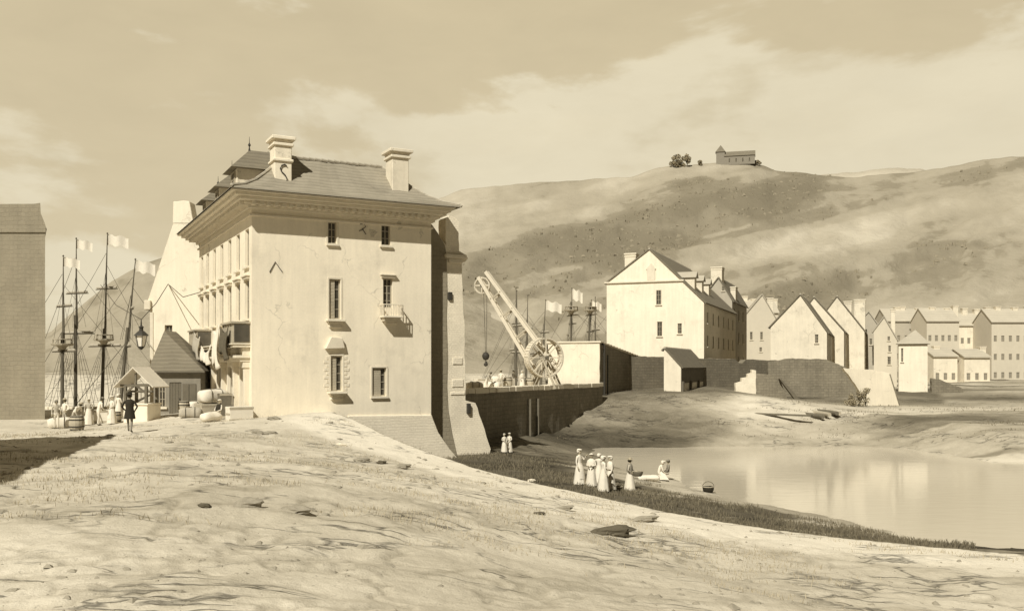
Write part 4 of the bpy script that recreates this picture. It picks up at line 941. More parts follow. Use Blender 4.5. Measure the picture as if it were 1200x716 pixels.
for s_ in (-1,1):
    for i in range(7):
        t0, t1 = i/7, (i+1.1)/7; A = V((.15,0,3.12)).lerp(V((.15+s_*1.22,0,2.0)), t0); B = V((.15,0,3.12)).lerp(V((.15+s_*1.22,0,2.0)), t1)
        lift_ = V((0,0,.03*(7-i)/7)); q.prism([A+lift_+V((0,-.7,0)),B+V((0,-.7,0)),B+V((0,-.7,.06)),A+lift_+V((0,-.7,.06))],(0,2.0,0))
q.build('roof', M['canvas'], wl)
q = MB(); q.tube([(.15,.25,1.9),(.15,.25,1.2)], .02, 5); q.tube([(-.6,.25,1.75),(.9,.25,1.75)], .07, 8); q.build('windlass', M['wood_d'], wl)
# tall dark pier at the left edge
PY = 62; PB = V((px_x(51.5,PY), PY, 3)); PMx = frame(PB, 0)
pr = thing('corner_house', 'dark stone house end with a stepped shoulder, cut off by the left edge', 'house', PB)
g_ = lambda x, y: onp(PMx, x, y, 1, 0)
q = MB(); q.prism([(g_(x,y).x+R.uniform(-.02,.02),0,g_(x,y).z) for x, y in ((-90,516),(-90,240),(40,239),(47,238),(48,250),(52,261),(55,269),(53,274),(52.5,320),(53,380),(52.5,516))], (-3.2,6,0)); q.build('wall', M['shade_dark_stone'], pr)
a_, b_ = g_(-92,273), g_(55,266.5); q = MB(); q.prism([(a_.x,-.1,a_.z),(b_.x,-.1,a_.z),(b_.x,-.1,b_.z),(a_.x,-.1,b_.z)], (-3.3,6.2,0)); q.build('cornice', M['shade_dark_stone'], pr, bevel=.03)
# house just off the left edge whose shadow falls over the quay ground
oh = thing('side_house', 'plain house just outside the left edge whose shadow lies on the ground', 'house', (-22.4,11.9,3.5), math.radians(16.2))
q = MB(); q.box(0,7.5,0,20,-2,8.2); q.build('wall', M['stucco_b'], oh)
q = MB(); q.add([(-.4,-.4,8.21),(7.9,-.4,8.21),(7.9,20.4,8.21),(-.4,20.4,8.21),(3.7,4,10),(3.7,16,10)], [(0,1,4),(1,2,5,4),(2,3,5),(3,0,4,5),(3,2,1,0)]); q.build('roof', M['roof'], oh)
# street lantern on a rope
LP = at(165.5,397,60)
la = thing('hanging_lantern', 'glass street lantern hung on a rope over the quay', 'lantern', LP)
q = MB(); q.lathe([(.22,-.5),(.36,.12),(.37,.2)], 6); q.build('lamp_glass', M['chalk'], la)
q = MB(); q.lathe([(.5,.2),(.44,.28),(.2,.5),(.14,.52),(.13,.7),(.2,.74),(.06,.86),(.03,1.25)], 6); q.build('cap', M['iron'], la)
q = MB(); q.lathe([(.24,-.5),(.16,-.6),(.03,-.72)], 6)
for k in range(6):
    a = 2*math.pi*k/6; q.bar((.225*math.cos(a),.225*math.sin(a),-.5),(.375*math.cos(a),.375*math.sin(a),.2),.035)
q.build('cage', M['iron'], la)
rp_ = LP+V((0,0,1.25)); r1 = V((px_x(197,74.9),74.9,CH-(333-HY)/F*74.9)); r2 = V((px_x(118,97),97,CH-(334-HY)/F*97))
r0 = MB0 @ V((-.05,16.9,8.4))
q = MB(); q.tube([rp_, rp_.lerp(r1,.5)-V((0,0,.25)), r1], .03, 5); q.tube([rp_, rp_.lerp(r2,.5)-V((0,0,.6)), r2], .03, 5); q.tube([r1, r1.lerp(r0,.5)-V((0,0,.7)), r0], .03, 5)
tag(q.build('lantern_rope', M['rope']), 'thin rope slung from mast to gable carrying the lantern', 'rope')
q = MB(); e0 = V((px_x(150,84),84,CH+30/F*84)); e1 = V((px_x(80,70),70,3.6)); q.tube([V((px_x(152,89),89,CH+34/F*89)), V((px_x(88,79),79,3.7))], .03, 5)
tag(q.build('mooring_rope', M['rope']), 'taut mooring rope sloping down to the crowd on the quay', 'rope')
# quay edge stones on the left
q = MB()
for i in range(40): q.box(-75+i*1.35,-75+i*1.35+1.3,79.6,80.5,-1,3.56+R.uniform(-.03,.03))
tag(q.build('quay_edge', M['stone'], bevel=.03), 'line of pale coping stones where the left quay meets the water', 'quay')

# ------------------------------------------------------------------ goods
def place(px, py, Y=None):
    if Y: x = px_x(px, Y); return V((x, Y, H(x, Y)))
    return gat(px, py)
def crate(label, loc, rz, w, d, h, m='wood', group=None):
    t = thing('crate', label, 'crate', loc, rz, group); q = MB(); q.box(-w/2,w/2,-d/2,d/2,0,h); q.build('case', M[m], t, bevel=.015)
    q = MB(); e = .02
    for s_ in (-1,1):
        for z in (.07,h-.07): q.box(-w/2-e,w/2+e,s_*d/2-(.0 if s_ < 0 else -.002)-e*(s_ < 0)-0,s_*d/2+e*(s_ > 0),z-.06,z+.06)
        q.box(s_*w/2-e*(s_ < 0),s_*w/2+e*(s_ > 0),-d/2+.003,d/2-.003,h/2-.05,h/2+.05)
    q.build('batten', M['wood'], t); return t
def sack(name, label, cat, loc, rz, L, r, m='canvas', lay=True, group=None, straps=True):
    t = thing(name, label, cat, loc, rz, group); q = MB(); n = 14; seg = 14
    for i in range(n+1):
        u = i/n; rr = r*(math.sin(math.pi*min(max(u,.012),.988)))**.13*(1+.05*math.sin(u*9))
        for k in range(seg):
            a = 2*math.pi*k/seg; c_, s_ = math.cos(a), math.sin(a)
            if lay and straps: c_, s_ = math.copysign(abs(c_)**.42, c_), math.copysign(abs(s_)**.42, s_)
            if lay: p = (L*(u-.5), rr*c_*1.05, r*.86+rr*s_*.86*(1 if s_ > 0 else .98)+.03*math.sin(3*a+u*5))
            else: p = (rr*c_*1.0, rr*s_*.85, L*u)
            q.v.append(p)
    for i in range(n):
        for k in range(seg): q.f.append((i*seg+k,i*seg+(k+1)%seg,(i+1)*seg+(k+1)%seg,(i+1)*seg+k))
    q.f += [tuple(range(seg))[::-1], tuple(n*seg+k for k in range(seg))]
    q.build('cover', M[m], t, smooth=True)
    if straps:
        q = MB()
        for u in ((.3,.7) if lay else (.86,)):
            if lay: q.tube([(L*(u-.5), r*1.1*math.copysign(abs(math.cos(a))**.42,math.cos(a)), r*.86+r*.92*math.copysign(abs(math.sin(a))**.42,math.sin(a))) for a in np.linspace(0,2*math.pi,15)], .02, 4)
            else: q.tube([(r*.62*math.cos(a), r*.55*math.sin(a), L*u) for a in np.linspace(0,2*math.pi,15)], .025, 4)
        q.build('strap', M['rope'], t)
    return t
def barrel(label, loc, r, h, m='wood', group=None):
    t = thing('barrel', label, 'barrel', loc, 0, group); q = MB(); q.lathe([(r*.8,0),(r*.93,h*.2),(r,h*.5),(r*.93,h*.8),(r*.8,h),(r*.74,h),(r*.73,h-.04)], 14); q.build('staves', M[m], t, smooth=False)
    for z, k in ((.06,.85),(.27,.965),(.73,.965),(.94,.85)):
        q = MB(); q.lathe([(r*k,h*z-.03),(r*k+.012,h*z-.03),(r*k+.012,h*z+.03),(r*k,h*z+.03)], 14); q.build('hoop', M['iron'], t)
    return t
def loc_b(x, y): p = MB0 @ V((x,y,0)); return V((p.x,p.y,H(p.x,p.y)-.02))
crate('large pale crate with a dark shaded end by the near corner of the big house', loc_b(-.75,-.35), ang+.1, 1.3, .85, .8, 'canvas')
crate('tall dark crate standing just behind the seated woman at the shop front', loc_b(-.75,3.9), ang, .7, .8, 1.45, 'wood_d')
sack('bale', 'big rounded pale bale behind the dark crate, top of the pile', 'bale', loc_b(-1.1,5.7)+V((0,0,.75)), ang+.3, 1.7, .5, 'canvas')
crate('pale flat crate under the big rounded bale', loc_b(-1.2,5.7), ang+.15, 1.6, 1.3, .75, 'wood')
sack('bale', 'roped pale bale lying at the far end of the pile of goods', 'bale', loc_b(-1.8,8.2), ang+.8, 1.5, .46, 'canvas')
sack('bale', 'low tan bale leaning in front of the pile by the shop', 'bale', loc_b(-2.5,5.2), ang-.2, 1.3, .36, 'cloth_t')
barrel('small barrel standing at the far side of the bales', loc_b(-2.6,7.0), .36, .9)
sack('bundle', 'slumped pale bundle propped on the large crate beside the seated woman', 'bundle', loc_b(-2.0,1.2), ang+.5, 1.2, .33, 'linen', straps=False)

# ------------------------------------------------------------------ people
def skin_mesh(verts, edges, radii, sub=1):
    me = bpy.data.meshes.new('tmp'); me.from_pydata(verts, edges, []); ob = bpy.data.objects.new('tmp', me); col.objects.link(ob)
    sk = ob.modifiers.new('s','SKIN'); sk.use_smooth_shade = True
    for i, r in enumerate(radii):
        d = me.skin_vertices[0].data[i]; d.radius = r if isinstance(r, tuple) else (r, r); d.use_root = (i == 0)
    su = ob.modifiers.new('d','SUBSURF'); su.levels = sub; su.render_levels = sub
    dg = bpy.context.evaluated_depsgraph_get(); out = bpy.data.meshes.new_from_object(ob.evaluated_get(dg))
    bpy.data.objects.remove(ob); bpy.data.meshes.remove(me); return out
ARMS = {'down': ((.24,.02,1.13),(.25,-.08,.88)), 'hip': ((.36,.06,1.16),(.2,-.12,1.02)), 'front': ((.24,-.02,1.14),(.1,-.26,1.12)), 'up': ((.27,-.1,1.22),(.16,-.3,1.42)),
        'carry': ((.26,-.05,1.13),(.2,-.30,1.06)), 'reach': ((.22,-.18,1.2),(.12,-.42,1.1)), 'pocket': ((.34,.05,1.17),(.2,-.10,.98)), 'lap': ((.25,-.06,1.12),(.1,-.27,1.0)), 'head': ((.3,-.04,1.5),(.12,-.06,1.78))}
def person(label, loc, rz, Hh=1.68, arms=('down','down'), legs='stand', top='linen', bottom='linen', dress=True, hat='bonnet', group=None, lean=0, apron=None, shawl=None, coat=None, skirtlen=.06, turn=0):
    t = thing('person', label, 'person', loc, rz, group); k = Hh/1.72
    sit = legs in ('sit','kneel'); dz = {'sit': -.50, 'kneel': -.45}.get(legs, 0)
    def lp(p, hz=.95):    # bend the trunk forward about the hips
        x, y, z = p; yy = y*math.cos(lean)-(z-hz)*math.sin(lean); zz = hz+(z-hz)*math.cos(lean)+y*math.sin(lean)
        return V((x, yy, zz+dz))
    vs = [lp((0,0,.95)), lp((0,.0,1.12)), lp((0,.01,1.32)), lp((0,.0,1.45)), lp((0,-.005,1.51)), lp((0,-.015,1.575)), lp((0,-.02,1.64)), lp((0,-.005,1.70))]
    ra = [(.135,.11),(.125,.10),(.15,.115),(.09,.075),.052,(.068,.078),(.078,.095),(.06,.075)]
    ed = [(i,i+1) for i in range(7)]
    hands = []
    for s_, a in ((1,arms[0]),(-1,arms[1])):
        e, w = ARMS[a]; b = len(vs)
        vs += [lp((s_*.175,.01,1.41)), lp((s_*e[0],e[1],e[2])), lp((s_*w[0],w[1],w[2]))]
        ra += [.062,.045,.031]; ed += [(2,b),(b,b+1),(b+1,b+2)]; hands.append((vs[b+1], vs[b+2], s_))
    st = {'stand': ((0,0),(0,0)), 'walk': ((-.20,.06),(.18,-.02)), 'step': ((-.1,.02),(.08,0))}
    for i, s_ in enumerate((1,-1)):
        b = len(vs)
        if legs == 'sit': L = [(s_*.1,-.02,.42),(s_*.13,-.42,.46),(s_*.13,-.46,.08),(s_*.14,-.62,.04)]
        elif legs == 'kneel': L = [(s_*.1,-.03,.46),(s_*.13,-.36,.12),(s_*.12,.05,.08),(s_*.12,.2,.05)]
        else:
            fy, kz = st[legs][i]; L = [(s_*.09,0,.87),(s_*.10,fy*.5-.03,.49),(s_*.10,fy,.09+max(0,kz)),(s_*.12,fy-.16,.045+max(0,kz)*.3)]
        vs += [V(p) for p in L]; ra += [.088,.062,.042,.036]; ed += [(0,b),(b,b+1),(b+1,b+2),(b+2,b+3)]
    me = skin_mesh([v*k for v in vs], ed, [tuple(x*k for x in r) if isinstance(r,tuple) else r*k for r in ra])
    # hands (palm, four fingers, thumb) and the face are welded into the same mesh
    q = MB()
    q.v = [tuple(v.co) for v in me.vertices]; q.f = [tuple(p.vertices) for p in me.polygons]; nbody = len(q.v); bpy.data.meshes.remove(me)
    for el, wr, s_ in hands:
        d = (wr-el).normalized(); X = d.cross(V((0,1,.2))).normalized(); Yh = d.cross(X)
        P = lambda a,b_,c_: (wr+d*a+X*b_+Yh*c_)*k
        q.tube([P(-.02,0,0),P(.03,0,0),P(.09,0,.0)], [.024*k,.034*k,.032*k], 7)
        for j, ln in enumerate((.062,.075,.072,.055)):
            o_ = -.03+.02*j; q.tube([P(.08,o_,0),P(.08+ln*.5,o_*1.1,.008),P(.08+ln*.95,o_*1.1,.03)], [.010*k,.009*k,.007*k], 5)
        q.tube([P(.03,-.03*s_,.0),P(.055,-.055*s_,.012),P(.09,-.058*s_,.022)], [.012*k,.011*k,.008*k], 5)
    hc = lp((0,-.02,1.64))*k; fy = V((math.sin(turn),-math.cos(turn),0)); fx = V((-fy.y,fy.x,0)); Zz = V((0,0,1))
    hr = .108*k
    q.tube([hc+fy*hr*.78+Zz*.03*k, hc+fy*(hr*1.08)-Zz*.012*k, hc+fy*hr*.80-Zz*.026*k], [.010*k,.018*k,.012*k], 5)
    for s_ in (-1,1): q.tube([hc+fx*s_*.082*k+Zz*.02*k, hc+fx*s_*.094*k-fy*.005, hc+fx*s_*.084*k-Zz*.03*k], [.012*k,.018*k,.01*k], 5)
    nface = len(q.f)
    for s_ in (-1,1): q.lathe([(.003,-.010*k),(.012*k,0),(.003,.010*k)], 6, hc+fy*hr*.86+fx*s_*.036*k+Zz*.02*k)
    q.tube([hc+fy*hr*.84-fx*.028*k-Zz*.055*k, hc+fy*hr*.9-Zz*.057*k, hc+fy*hr*.84+fx*.028*k-Zz*.055*k], .006*k, 4)
    bo = q.build('body', M['skin'], t, smooth=True); mm = bo.data
    for x in (top, bottom, 'cloth_b', 'hair'): mm.materials.append(M[x])
    neck = lp((0,0,1.49)).z*k; waist = lp((0,0,1.0)).z*k; wr_ = [h[1]*k for h in hands]
    for p in mm.polygons:
        c = p.center
        if p.index >= nface: p.material_index = 4; continue
        if c.z > neck or any((c-w).length < .16*k and (c-h[0]*k).length > (h[1]-h[0]).length*k*.97 for w, h in zip(wr_, hands)): p.material_index = 0
        elif c.z < .12*k and not sit or (sit and c.z < .1*k): p.material_index = 3
        elif c.z > waist: p.material_index = 1
        else: p.material_index = 2
        if p.vertices[0] >= nbody and p.index < nface: p.material_index = 0
    U = lambda z, y=0: lp((0,y,z))*k
    def shell(name, prof, m, seg=20, fold=.05, yoff=0):
        # rings (rx, ry, z) following the lean of the body
        q = MB()
        for i, (rx, ry, z) in enumerate(prof):
            c = U(z, yoff) if z > .9 else V((0, (U(.95)-V((0,0,0))).y*0, (z+dz*min(1,z/.9) if not sit else max(.02, z+dz)))) * (1 if z > .9 else k)
            for s_ in range(seg):
                a = 2*math.pi*s_/seg; f_ = 1+fold*math.sin(a*7+i*.25)*(i/len(prof))
                q.v.append((c.x+rx*k*math.cos(a)*f_, c.y+ry*k*math.sin(a)*f_, c.z))
        n = len(prof)
        for i in range(n-1):
            for s_ in range(seg): q.f.append((i*seg+s_, i*seg+(s_+1)%seg, (i+1)*seg+(s_+1)%seg, (i+1)*seg+s_))
        o = q.build(name, M[m], t, smooth=True); return o
    if dress and not sit:
        shell('skirt', [(.145,.115,1.10),(.155,.13,1.0),(.20,.18,.86),(.235,.225,.6),(.27,.265,.3),(.30,.30,skirtlen)], bottom, fold=.15)
    if dress and sit:
        q = MB()
        prof = [(-.02,.15,.55),(-.2,.2,.5),(-.42,.24,.42),(-.58,.27,.22),(-.66,.29,.03)]
        for y,w,z in prof:
            for s_ in range(9):
                a = math.pi*s_/8; q.v.append((w*k*math.cos(a)*1.0, (y+.02*math.sin(s_*2.3))*k, (.02+(z)*math.sin(a)**.5+.02)*k))
        for i in range(len(prof)-1):
            for s_ in range(8): a_ = i*9+s_; q.f.append((a_,a_+1,a_+10,a_+9))
        q.f.append(tuple(range((len(prof)-1)*9, len(prof)*9))); q.f.append(tuple(range(9))[::-1]); q.build('skirt', M[bottom], t, smooth=True)
    if apron and not sit:
        q = MB()
        for i, (rx, ry, z) in enumerate([(.15,.125,1.02),(.205,.19,.86),(.245,.235,.6),(.27,.27,.32)]):
            for s_ in range(9):
                a = -math.pi/2+(-.9+1.8*s_/8); q.v.append(((rx+.012)*k*math.cos(a), (ry+.014)*k*math.sin(a), z*k+dz))
        for i in range(3):
            for s_ in range(8): a_ = i*9+s_; q.f.append((a_,a_+1,a_+10,a_+9))
        q.build('apron', M[apron], t, smooth=True)
    if shawl: shell('shawl', [(.07,.07,1.50),(.17,.12,1.44),(.225,.15,1.34),(.235,.165,1.2),(.215,.17,1.08)], shawl, fold=.06)
    if coat: shell('coat', [(.075,.075,1.5),(.19,.125,1.43),(.195,.145,1.3),(.17,.135,1.1),(.20,.165,.92),(.235,.20,.72),(.245,.215,.62)], coat, fold=.05)
    hq = lp((0,-.01,1.66))*k
    if hat == 'bonnet':
        q = MB(); q.lathe([(.085*k,-.095*k),(.102*k,-.03*k),(.104*k,.04*k),(.08*k,.10*k),(.02*k,.125*k)], 14, hq+V((0,.048*k,0))); q.lathe([(.085*k,.055*k),(.125*k,.062*k),(.12*k,.075*k),(.06*k,.11*k)], 14, hq+V((0,-.015*k,0))); q.build('bonnet', M['linen'], t, smooth=True)
    elif hat == 'wide':
        q = MB(); q.lathe([(.20*k,.035*k),(.205*k,.05*k),(.10*k,.062*k),(.095*k,.15*k),(.05*k,.165*k)], 16, hq, sy=1.05); q.build('hat', M['cloth_d'], t, smooth=False)
    elif hat == 'straw':
        q = MB(); q.lathe([(.19*k,.035*k),(.195*k,.047*k),(.098*k,.06*k),(.088*k,.13*k),(.04*k,.145*k)], 16, hq); q.build('hat', M['drygrass'], t)
    elif hat == 'cap':
        q = MB(); q.lathe([(.098*k,.01*k),(.107*k,.04*k),(.09*k,.10*k),(.03*k,.125*k)], 14, hq+V((0,-.005,0))); q.build('cap', M['cloth_g'], t, smooth=True)
    q = MB(); q.lathe([(.088*k,-.08*k),(.1*k,-.02*k),(.1*k,.04*k),(.075*k,.085*k),(.02*k,.105*k)], 12, hq+V((0,.022*k,0))); 
    if hat != 'bonnet': q.build('hair', M['hair'], t, smooth=True)
    return t
P_ = math.pi
# on the left quay
def pl(px, py, Y): x = px_x(px, Y); return V((x, Y, H(x, Y)-.01))
gq = 'people busy on the left quay'
person('man in black coat and wide hat walking away on the left quay', gat(152,507), P_+.15, 1.76, ('pocket','pocket'), 'walk', 'cloth_d', 'cloth_g', False, 'wide', None, coat='cloth_d')
person('man at the far left of the quay crowd standing beside the dark house end', gat(66,503), .6, 1.65, ('carry','down'), 'stand', 'cloth_t', 'canvas', False, 'cap', gq)
person('crouching figure rolling a barrel at the left of the quay crowd', gat(87,502), 1.2, 1.7, ('reach','reach'), 'step', 'linen', 'cloth_t', False, 'straw', gq, lean=.85)
person('stooping worker in pale shirt in the middle of the quay crowd', gat(115,499), 2.4, 1.68, ('carry','carry'), 'step', 'linen', 'canvas', False, 'cap', gq, lean=.35)
person('pale dressed woman just left of the man in black', gat(131,497), -.6, 1.62, ('front','hip'), 'stand', 'linen', 'canvas', True, 'bonnet', gq, apron='linen')
person('woman with a basket behind the stooping worker, farther back', pl(104,0,57), .3, 1.6, ('carry','down'), 'stand', 'cloth_t', 'linen', True, 'bonnet', gq)
person('man in shirt sleeves farther back between the two leftmost figures', pl(76,0,56), -.4, 1.68, ('hip','down'), 'stand', 'linen', 'cloth_t', False, 'straw', gq)
person('small woman in white far back beside the well house', pl(139,0,60), 2.8, 1.6, ('down','front'), 'walk', 'linen', 'linen', True, 'bonnet', gq)
barrel('barrel being rolled by the crouching figure on the left quay', gat(92,504)+V((.0,-.2,0)), .4, .8)
b_ = place(122,498); barrel('upright barrel at the feet of the stooping worker', b_+V((.3,.9,0)), .33, .75)
sack('bale', 'pale bale on the ground at the left edge of the quay crowd', 'bale', pl(70,0,55), .4, 1.3, .38, 'canvas')
crate('pale crate on the quay behind the woman left of the man in black', pl(122,0,58), .3, 1.1, .8, .8, 'canvas')
person('woman in white apron seated leaning against the goods at the shop front', loc_b(-1.35,2.55)+V((0,0,.0)), ang-.9, 1.62, ('lap','lap'), 'sit', 'linen', 'linen', True, 'bonnet', None, lean=-.15, shawl='cloth_d')
# washerwomen on the beach
gb = 'women standing on the beach by the water'
def bp(px, py): return gat(px, py)+V((0,0,-.02))
person('tall woman in white at the left end of the beach group, hand raised', bp(679,568), .9, 1.74, ('up','down'), 'stand', 'linen', 'linen', True, 'bonnet', gb, apron='canvas')
person('woman in pale shawl second from the left in the beach group', bp(693,570), -.4, 1.6, ('front','front'), 'stand', 'linen', 'canvas', True, 'bonnet', gb, shawl='canvas')
person('woman at the back middle of the beach group, seen between two others', bp(702,568), 2.6, 1.6, ('hip','hip'), 'stand', 'canvas', 'linen', True, 'bonnet', gb)
person('front woman of the beach group in full white skirt facing the water', bp(707,576), 1.9, 1.66, ('carry','down'), 'step', 'linen', 'linen', True, 'bonnet', gb, apron='linen')
person('woman at the right of the tight beach group, turned to her neighbour', bp(715,574), -1.3, 1.62, ('down','front'), 'stand', 'linen', 'canvas', True, 'bonnet', gb, shawl='linen')
wbk = bp(738,575)
person('lone woman right of the beach group carrying a basket on her hip', wbk, 1.35, 1.68, ('carry','hip'), 'walk', 'cloth_t', 'canvas', True, 'straw', gb, shawl='cloth_g')
def basket(label, loc, r, h, m='wood_d', handle=True):
    t = thing('basket', label, 'basket', loc); q = MB(); q.lathe([(r*.7,0),(r*.95,h*.5),(r,h),(r*.93,h),(r*.88,h*.5),(r*.6,.03)], 14); q.build('weave', M[m], t)
    q = MB(); q.tube([(r*math.cos(a)*1.02, r*math.sin(a)*1.02, h) for a in np.linspace(0,2*P_,17)], .025, 5); q.build('rim', M['wood'], t)
    if handle: q = MB(); q.tube([(r*math.cos(a),0,h+r*.9*math.sin(a)) for a in np.linspace(0,P_,11)], .02, 5); q.build('handle', M['wood_d'], t)
    return t
basket('dark basket held at the hip by the lone woman on the beach', wbk+V((.40,-.12,.80)), .28, .26, handle=False)
basket('dark bucket like basket at the edge of the water, right of the seated pair', bp(830,577), .32, .34, 'cloth_d')
basket('round dark basket on the sand at the feet of the beach group', bp(723,575), .27, .24, 'cloth_b')
person('bent figure in white kneeling at the water with washing', bp(771,562), 1.5, 1.65, ('reach','reach'), 'kneel', 'linen', 'linen', True, 'bonnet', None, lean=.5)
person('seated figure in dark jacket facing the kneeling one by the water', bp(783,562), -1.6, 1.7, ('lap','lap'), 'sit', 'cloth_g', 'cloth_t', False, 'cap', None)
sack('bundle', 'long pale bundle of washing beside the kneeling figure', 'bundle', bp(760,563), .1, 1.3, .2, 'linen', straps=False)
person('left child of the small pair standing at the foot of the ruined masonry', bp(591,530), .4, 1.25, ('down','front'), 'stand', 'linen', 'linen', True, 'bonnet', None)
person('right one of the small pair standing at the foot of the ruined masonry', bp(597,530), -.5, 1.32, ('front','down'), 'step', 'linen', 'canvas', True, 'bonnet', None)
# on the crane quay
def qp(px, Y): return V((px_x(px, Y), Y, QZ+.05))
gk = 'goods and people on the crane quay'
person('man bending over sacks at the left end of the crane quay', qp(570,76), 1.3, 1.65, ('reach','reach'), 'step', 'cloth_t', 'canvas', False, 'cap', None, lean=.6)
person('man in pale clothes standing in the middle of the crane quay', qp(587,79), -.3, 1.66, ('hip','down'), 'stand', 'linen', 'cloth_t', False, 'straw', None)
person('woman in white standing close to the crane wheel', qp(612,82), .8, 1.6, ('front','down'), 'stand', 'linen', 'linen', True, 'bonnet', None, shawl='canvas')
person('man in brown jacket among the barrels left of the crane wheel', qp(602,82), 2.2, 1.66, ('carry','carry'), 'stand', 'cloth_b', 'cloth_t', False, 'cap', None)
sack('sack', 'fat pale sack at the left end of the crane quay, hidden partly by the ruin', 'sack', qp(556,73.5), .3, 1.3, .45, 'canvas')
sack('sack', 'pale sack lying beside the bending man on the crane quay', 'sack', qp(577,77), -.3, 1.4, .42, 'linen')
sack('sack', 'upright tied sack behind the lying one on the crane quay', 'sack', qp(581,80), .2, 1.15, .42, 'canvas', lay=False)
barrel('barrel between the standing man and the man in brown on the crane quay', qp(595,80), .42, 1.1)
barrel('barrel nearest the crane wheel on the quay', qp(621,83), .4, 1.0)
crate('pale crate at the back of the crane quay behind the sacks', qp(566,79), .4, 1.3, 1, .95, 'canvas')

# ------------------------------------------------------------------ hilltop church and trees, shrubs
def tree(name, label, loc, h, r, m='foliage', trunk=.25, leaves=420, leaf=.3, cat='tree', group=None, flat=1.0):
    t = thing(name, label, cat, loc, 0, group); q = MB(); base = h*trunk
    q.tube([(0,0,-.5),(.05*r,0,base),(.1*r,.05*r,h*.75)], [h*.05,h*.035,h*.01], 7)
    cl = []
    for i in range(9):
        a = R.uniform(0,6.28); rr = r*R.uniform(.25,.75); z = R.uniform(base, h*.9); c = V((rr*math.cos(a), rr*math.sin(a), z)); cl.append((c, r*R.uniform(.3,.5)))
        q.tube([(.05*r,0,base*R.uniform(.8,1.4)), c.lerp(V((0,0,z)),.4)-V((0,0,h*.05)), c], [h*.02,h*.013,h*.006], 5)
    q.build('trunk', M['wood_d'], t); q = MB(); cl.append((V((0,0,h*.85)), r*.4))
    for i in range(leaves):
        c, cr_ = R.choice(cl); d = V((R.gauss(0,1),R.gauss(0,1),R.gauss(0,1)*flat)).normalized(); p = c+d*cr_*R.uniform(.5,1.1)
        n = (d+V((R.uniform(-1,1),R.uniform(-1,1),R.uniform(-.3,1)))).normalized(); X = n.cross(V((R.random(),R.random(),R.random()))).normalized(); Y = n.cross(X); s_ = leaf*R.uniform(.6,1.3)
        q.add([p-X*s_, p-Y*s_*.6, p+X*s_, p+Y*s_*.6], [(0,1,2,3)])
    q.build('crown', M[m], t); return t
def hz(px, Y, py): return at(px, py, Y)
gt = 'trees by the hilltop church'
for px, py, h, r, lb in ((791,195,9,4.4,'left tree of the bushy pair on the hill crest left of the church'), (805,194,9.5,4.0,'taller right tree of the bushy pair on the hill crest'),
                         (798,196,6,3.5,'low tree filling the gap of the bushy pair on the hill crest'), (821,193,3.6,2.0,'single tiny round tree between the bushy pair and the church'), (886,194,4,3.6,'low bush spreading right of the hilltop church'), (877,194,4.2,3,'bush close under the end wall of the hilltop church')):
    tree('tree', lb, at(px, py+1, 716), h, r, leaves=520, leaf=.75, trunk=.15)
CHB = at(858,193,717); CHB.z -= 1; ck = thing('hilltop_church', 'small dark church with pointed tower on the crest of the hill', 'church', CHB, -.25)
q = MB(); q.box(-6,17,-4,4,0,7); q.build('wall', M['hutwall'], ck)
q = MB(); q.prism([(-6,-4.6,6.7),(-6,4.6,6.7),(-6,0,11)], (23.4,0,0)); q.build('roof', M['roof_d'], ck)
q = MB(); q.box(-12,-5.5,-3.4,3.4,-1,10.5); tw = q.build('tower', M['hutwall'], ck)
q = MB(); q.add([(-12.6,-4,10.5),(-4.9,-4,10.5),(-4.9,4,10.5),(-12.6,4,10.5),(-8.7,0,16.5)],[(0,1,4),(1,2,4),(2,3,4),(3,0,4),(3,2,1,0)]); q.build('spire', M['roof_d'], tw)
for x in (-2,3,8,13): window(ck, (0,-4,0), XL, (0,-1,0), (x-.6,2,x+.6,5), -.04, (1,2), sill=False)
for i, (px, py, h, lb) in enumerate(((1006,466,1.6,'tuft like shrub at the left foot of the sloping wall'), (1014,470,1.9,'taller dark shrub against the bright sloping wall'), (998,462,1.3,'small shrub left of the sloping wall under the yard wall'))):
    p = gat(px, py+3); p = V((px_x(px,102.5-i*.6),102.5-i*.6,0)); p.z = H(p.x,p.y); tree('shrub', lb, p, h, .8, leaves=500, leaf=.09, trunk=.05, cat='shrub')

# ------------------------------------------------------------------ rocks, timbers, grass
def rock(label, loc, r, m='rock', flat=.55, sq=1.3):
    q = MB(); n, s_ = 9, 14; ph = R.uniform(0,9)
    for i in range(n+1):
        a = math.pi*i/n
        for k in range(s_):
            b = 2*math.pi*k/s_; d = V((math.sin(a)*math.cos(b), math.sin(a)*math.sin(b), math.cos(a))); f_ = 1+.22*math.sin(3*d.x+ph)*math.cos(4*d.y+ph)+.12*math.sin(7*d.z+5*d.x+ph)
            q.v.append((d.x*r*f_*sq, d.y*r*f_, d.z*r*f_*flat))
    for i in range(n):
        for k in range(s_): q.f.append((i*s_+k,(i+1)*s_+k,(i+1)*s_+(k+1)%s_,i*s_+(k+1)%s_))
    o = q.build('rock', M[m]); o.location = loc+V((0,0,r*flat*.35)); o.rotation_euler = (R.uniform(-.2,.2),R.uniform(-.2,.2),R.uniform(-.5,.5)); return tag(o, label, 'rock')
